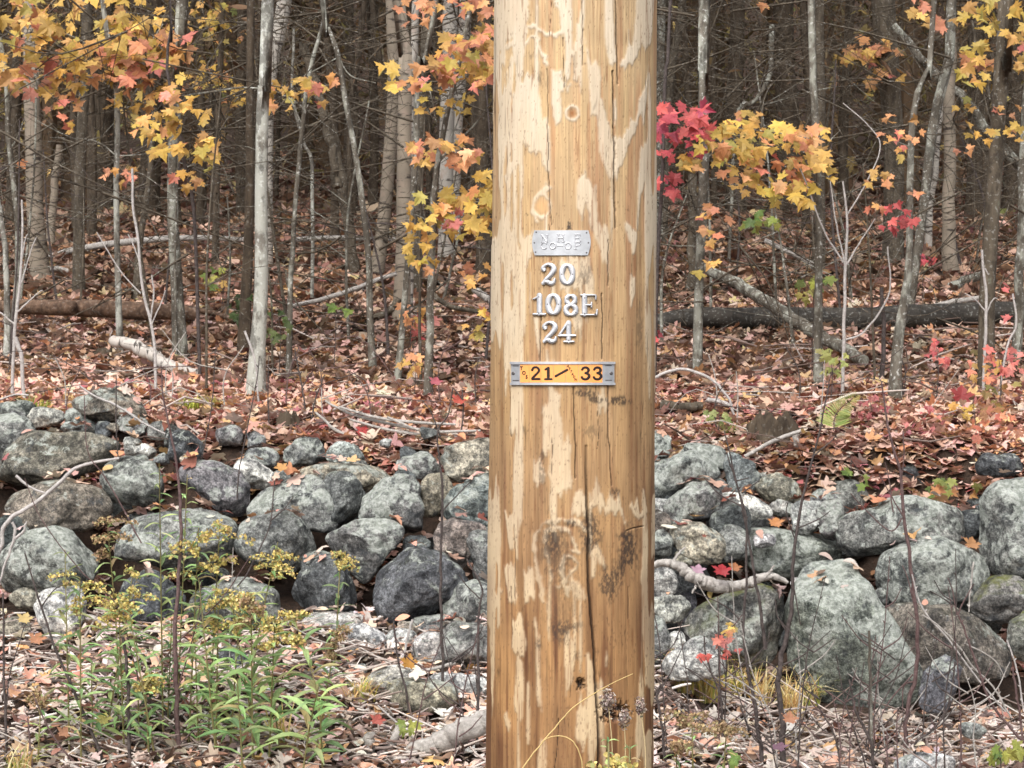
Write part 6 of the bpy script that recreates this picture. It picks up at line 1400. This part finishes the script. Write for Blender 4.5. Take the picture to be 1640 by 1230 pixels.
seedling(1160, 1075, 1020, [(1165,1010,12,8,5,YEL,18),(1150,1030,14,8,5,PNK,20),(1170,1035,12,10,5,PNK,18),(1140,1055,14,10,4,[(226,96,76,1)],20)], 'small seedling with scarlet and yellow leaves before the mound shaped stone', 6.85)
seedling(1165, 1245, 1215, [(1178,1222,16,10,4,[(160,196,96,1)],30)], 'bright green leaf plant at the bottom right of the pole', 6.3, leafm='green')
seedling(1600, 1250, 1190, [(1590,1215,20,12,6,GRN,30),(1630,1200,16,14,6,GRN,30)], 'green leaved seedling in the lower right corner', 6.3, leafm='green')
seedling(655, 1190, 1160, [(655,1165,12,10,6,GRN,24)], 'small green leaf rosette left of the thick bleached log', 6.7, leafm='green')
seedling(1360, 750, 725, [(1362,765,14,10,5,GRN,24),(1385,775,14,8,4,GRN,24)], 'two toned green leaves on the bank above the long lichened boulder', 8.7, leafm='green')
seedling(1150, 680, 655, [(1150,668,18,12,10,[(150,160,90,1)],18)], 'small feathery green plant behind the whitish stone', 9.05, leafm='green')
# fern frond
c = W(1335, 690, 8.9); root = empty('fern', c, 'yellow green fern frond on the bank right of the stump', 'fern')
mb = MB(); L = smoothline(np.array([c, W(1340, 662, 8.9), W(1372, 632, 8.9)]), 24); addtube(mb, L, np.linspace(.002, .0008, 24), 5); part('rachis', mb, M['twig'], root)
mb = MB(); P, N, T, s_ = [], [], [], []
for i in range(2, 24):
    for sg in (-1, 1):
        d = L[min(i + 1, 23)] - L[i - 1]; d /= np.linalg.norm(d); x = np.array([d[2], 0, -d[0]]) * sg
        P.append(L[i]); T.append(x + d * .4); N.append([0, -1, .3]); s_.append(.085 * (1 - i / 27) + .010)
put_leaves(mb, np.array(P), np.array(N), np.array(T), s_, pick([(190, 196, 90, 1), (170, 186, 80, 1)], len(P), .1), LANCE, (0, .2), (0, .3), org=0, aniso=np.full(len(P), .62)); part('leaflets', mb, M['green'], root, False)

# ------------------------------------------------------------------ light, sky, camera
w = bpy.data.worlds.new('World'); bpy.context.scene.world = w; w.use_nodes = True
nt = w.node_tree; q = NB(nt); bg = nt.nodes['Background']
sky = q.n('ShaderNodeTexSky', sky_type='NISHITA'); sky.sun_disc = False; sky.sun_elevation = R(48); sky.sun_rotation = R(200); sky.air_density = 1.0; sky.dust_density = 4.0; sky.ozone_density = 1.0
hs = q.n('ShaderNodeHueSaturation'); hs.inputs['Saturation'].default_value = .2; q.l(sky.outputs[0], hs.inputs['Color'])   # overcast: nearly white sky
tcw = q.n('ShaderNodeTexCoord'); sw = q.n('ShaderNodeSeparateXYZ'); q.l(tcw.outputs['Generated'], sw.inputs[0])
zen = q.ramp(sw.outputs['Z'], 0, .9, .68, 1.65)          # overcast: over twice brighter overhead than at the horizon
q.l(q.mix(1.0, hs.outputs[0], zen, 'MULTIPLY'), bg.inputs['Color']); bg.inputs['Strength'].default_value = .15
sun = bpy.data.lights.new('sun', 'SUN'); sun.energy = .8; sun.angle = R(35); sun.color = (1, .96, .9)
so = bpy.data.objects.new('sun', sun); C.objects.link(so); so.rotation_euler = (R(40), 0, R(-4)); so.location = (0, -10, 20)

cam = bpy.data.cameras.new('camera'); cam.lens = FX / 1640 * 36; cam.sensor_width = 36; cam.sensor_fit = 'HORIZONTAL'; cam.clip_end = 400; cam.clip_start = .05; cam.dof.use_dof = True; cam.dof.focus_distance = 3.65; cam.dof.aperture_fstop = 32
co = bpy.data.objects.new('camera', cam); C.objects.link(co); co.location = (0, 0, CAMZ); co.rotation_euler = (R(90), 0, 0)
sc = bpy.context.scene; sc.camera = co
sc.view_settings.view_transform = 'Standard'; sc.view_settings.look = 'None'; sc.view_settings.exposure = 0.97; sc.view_settings.gamma = 1
sc.cycles.max_bounces = 6; sc.cycles.transparent_max_bounces = 4; sc.cycles.use_denoising = True
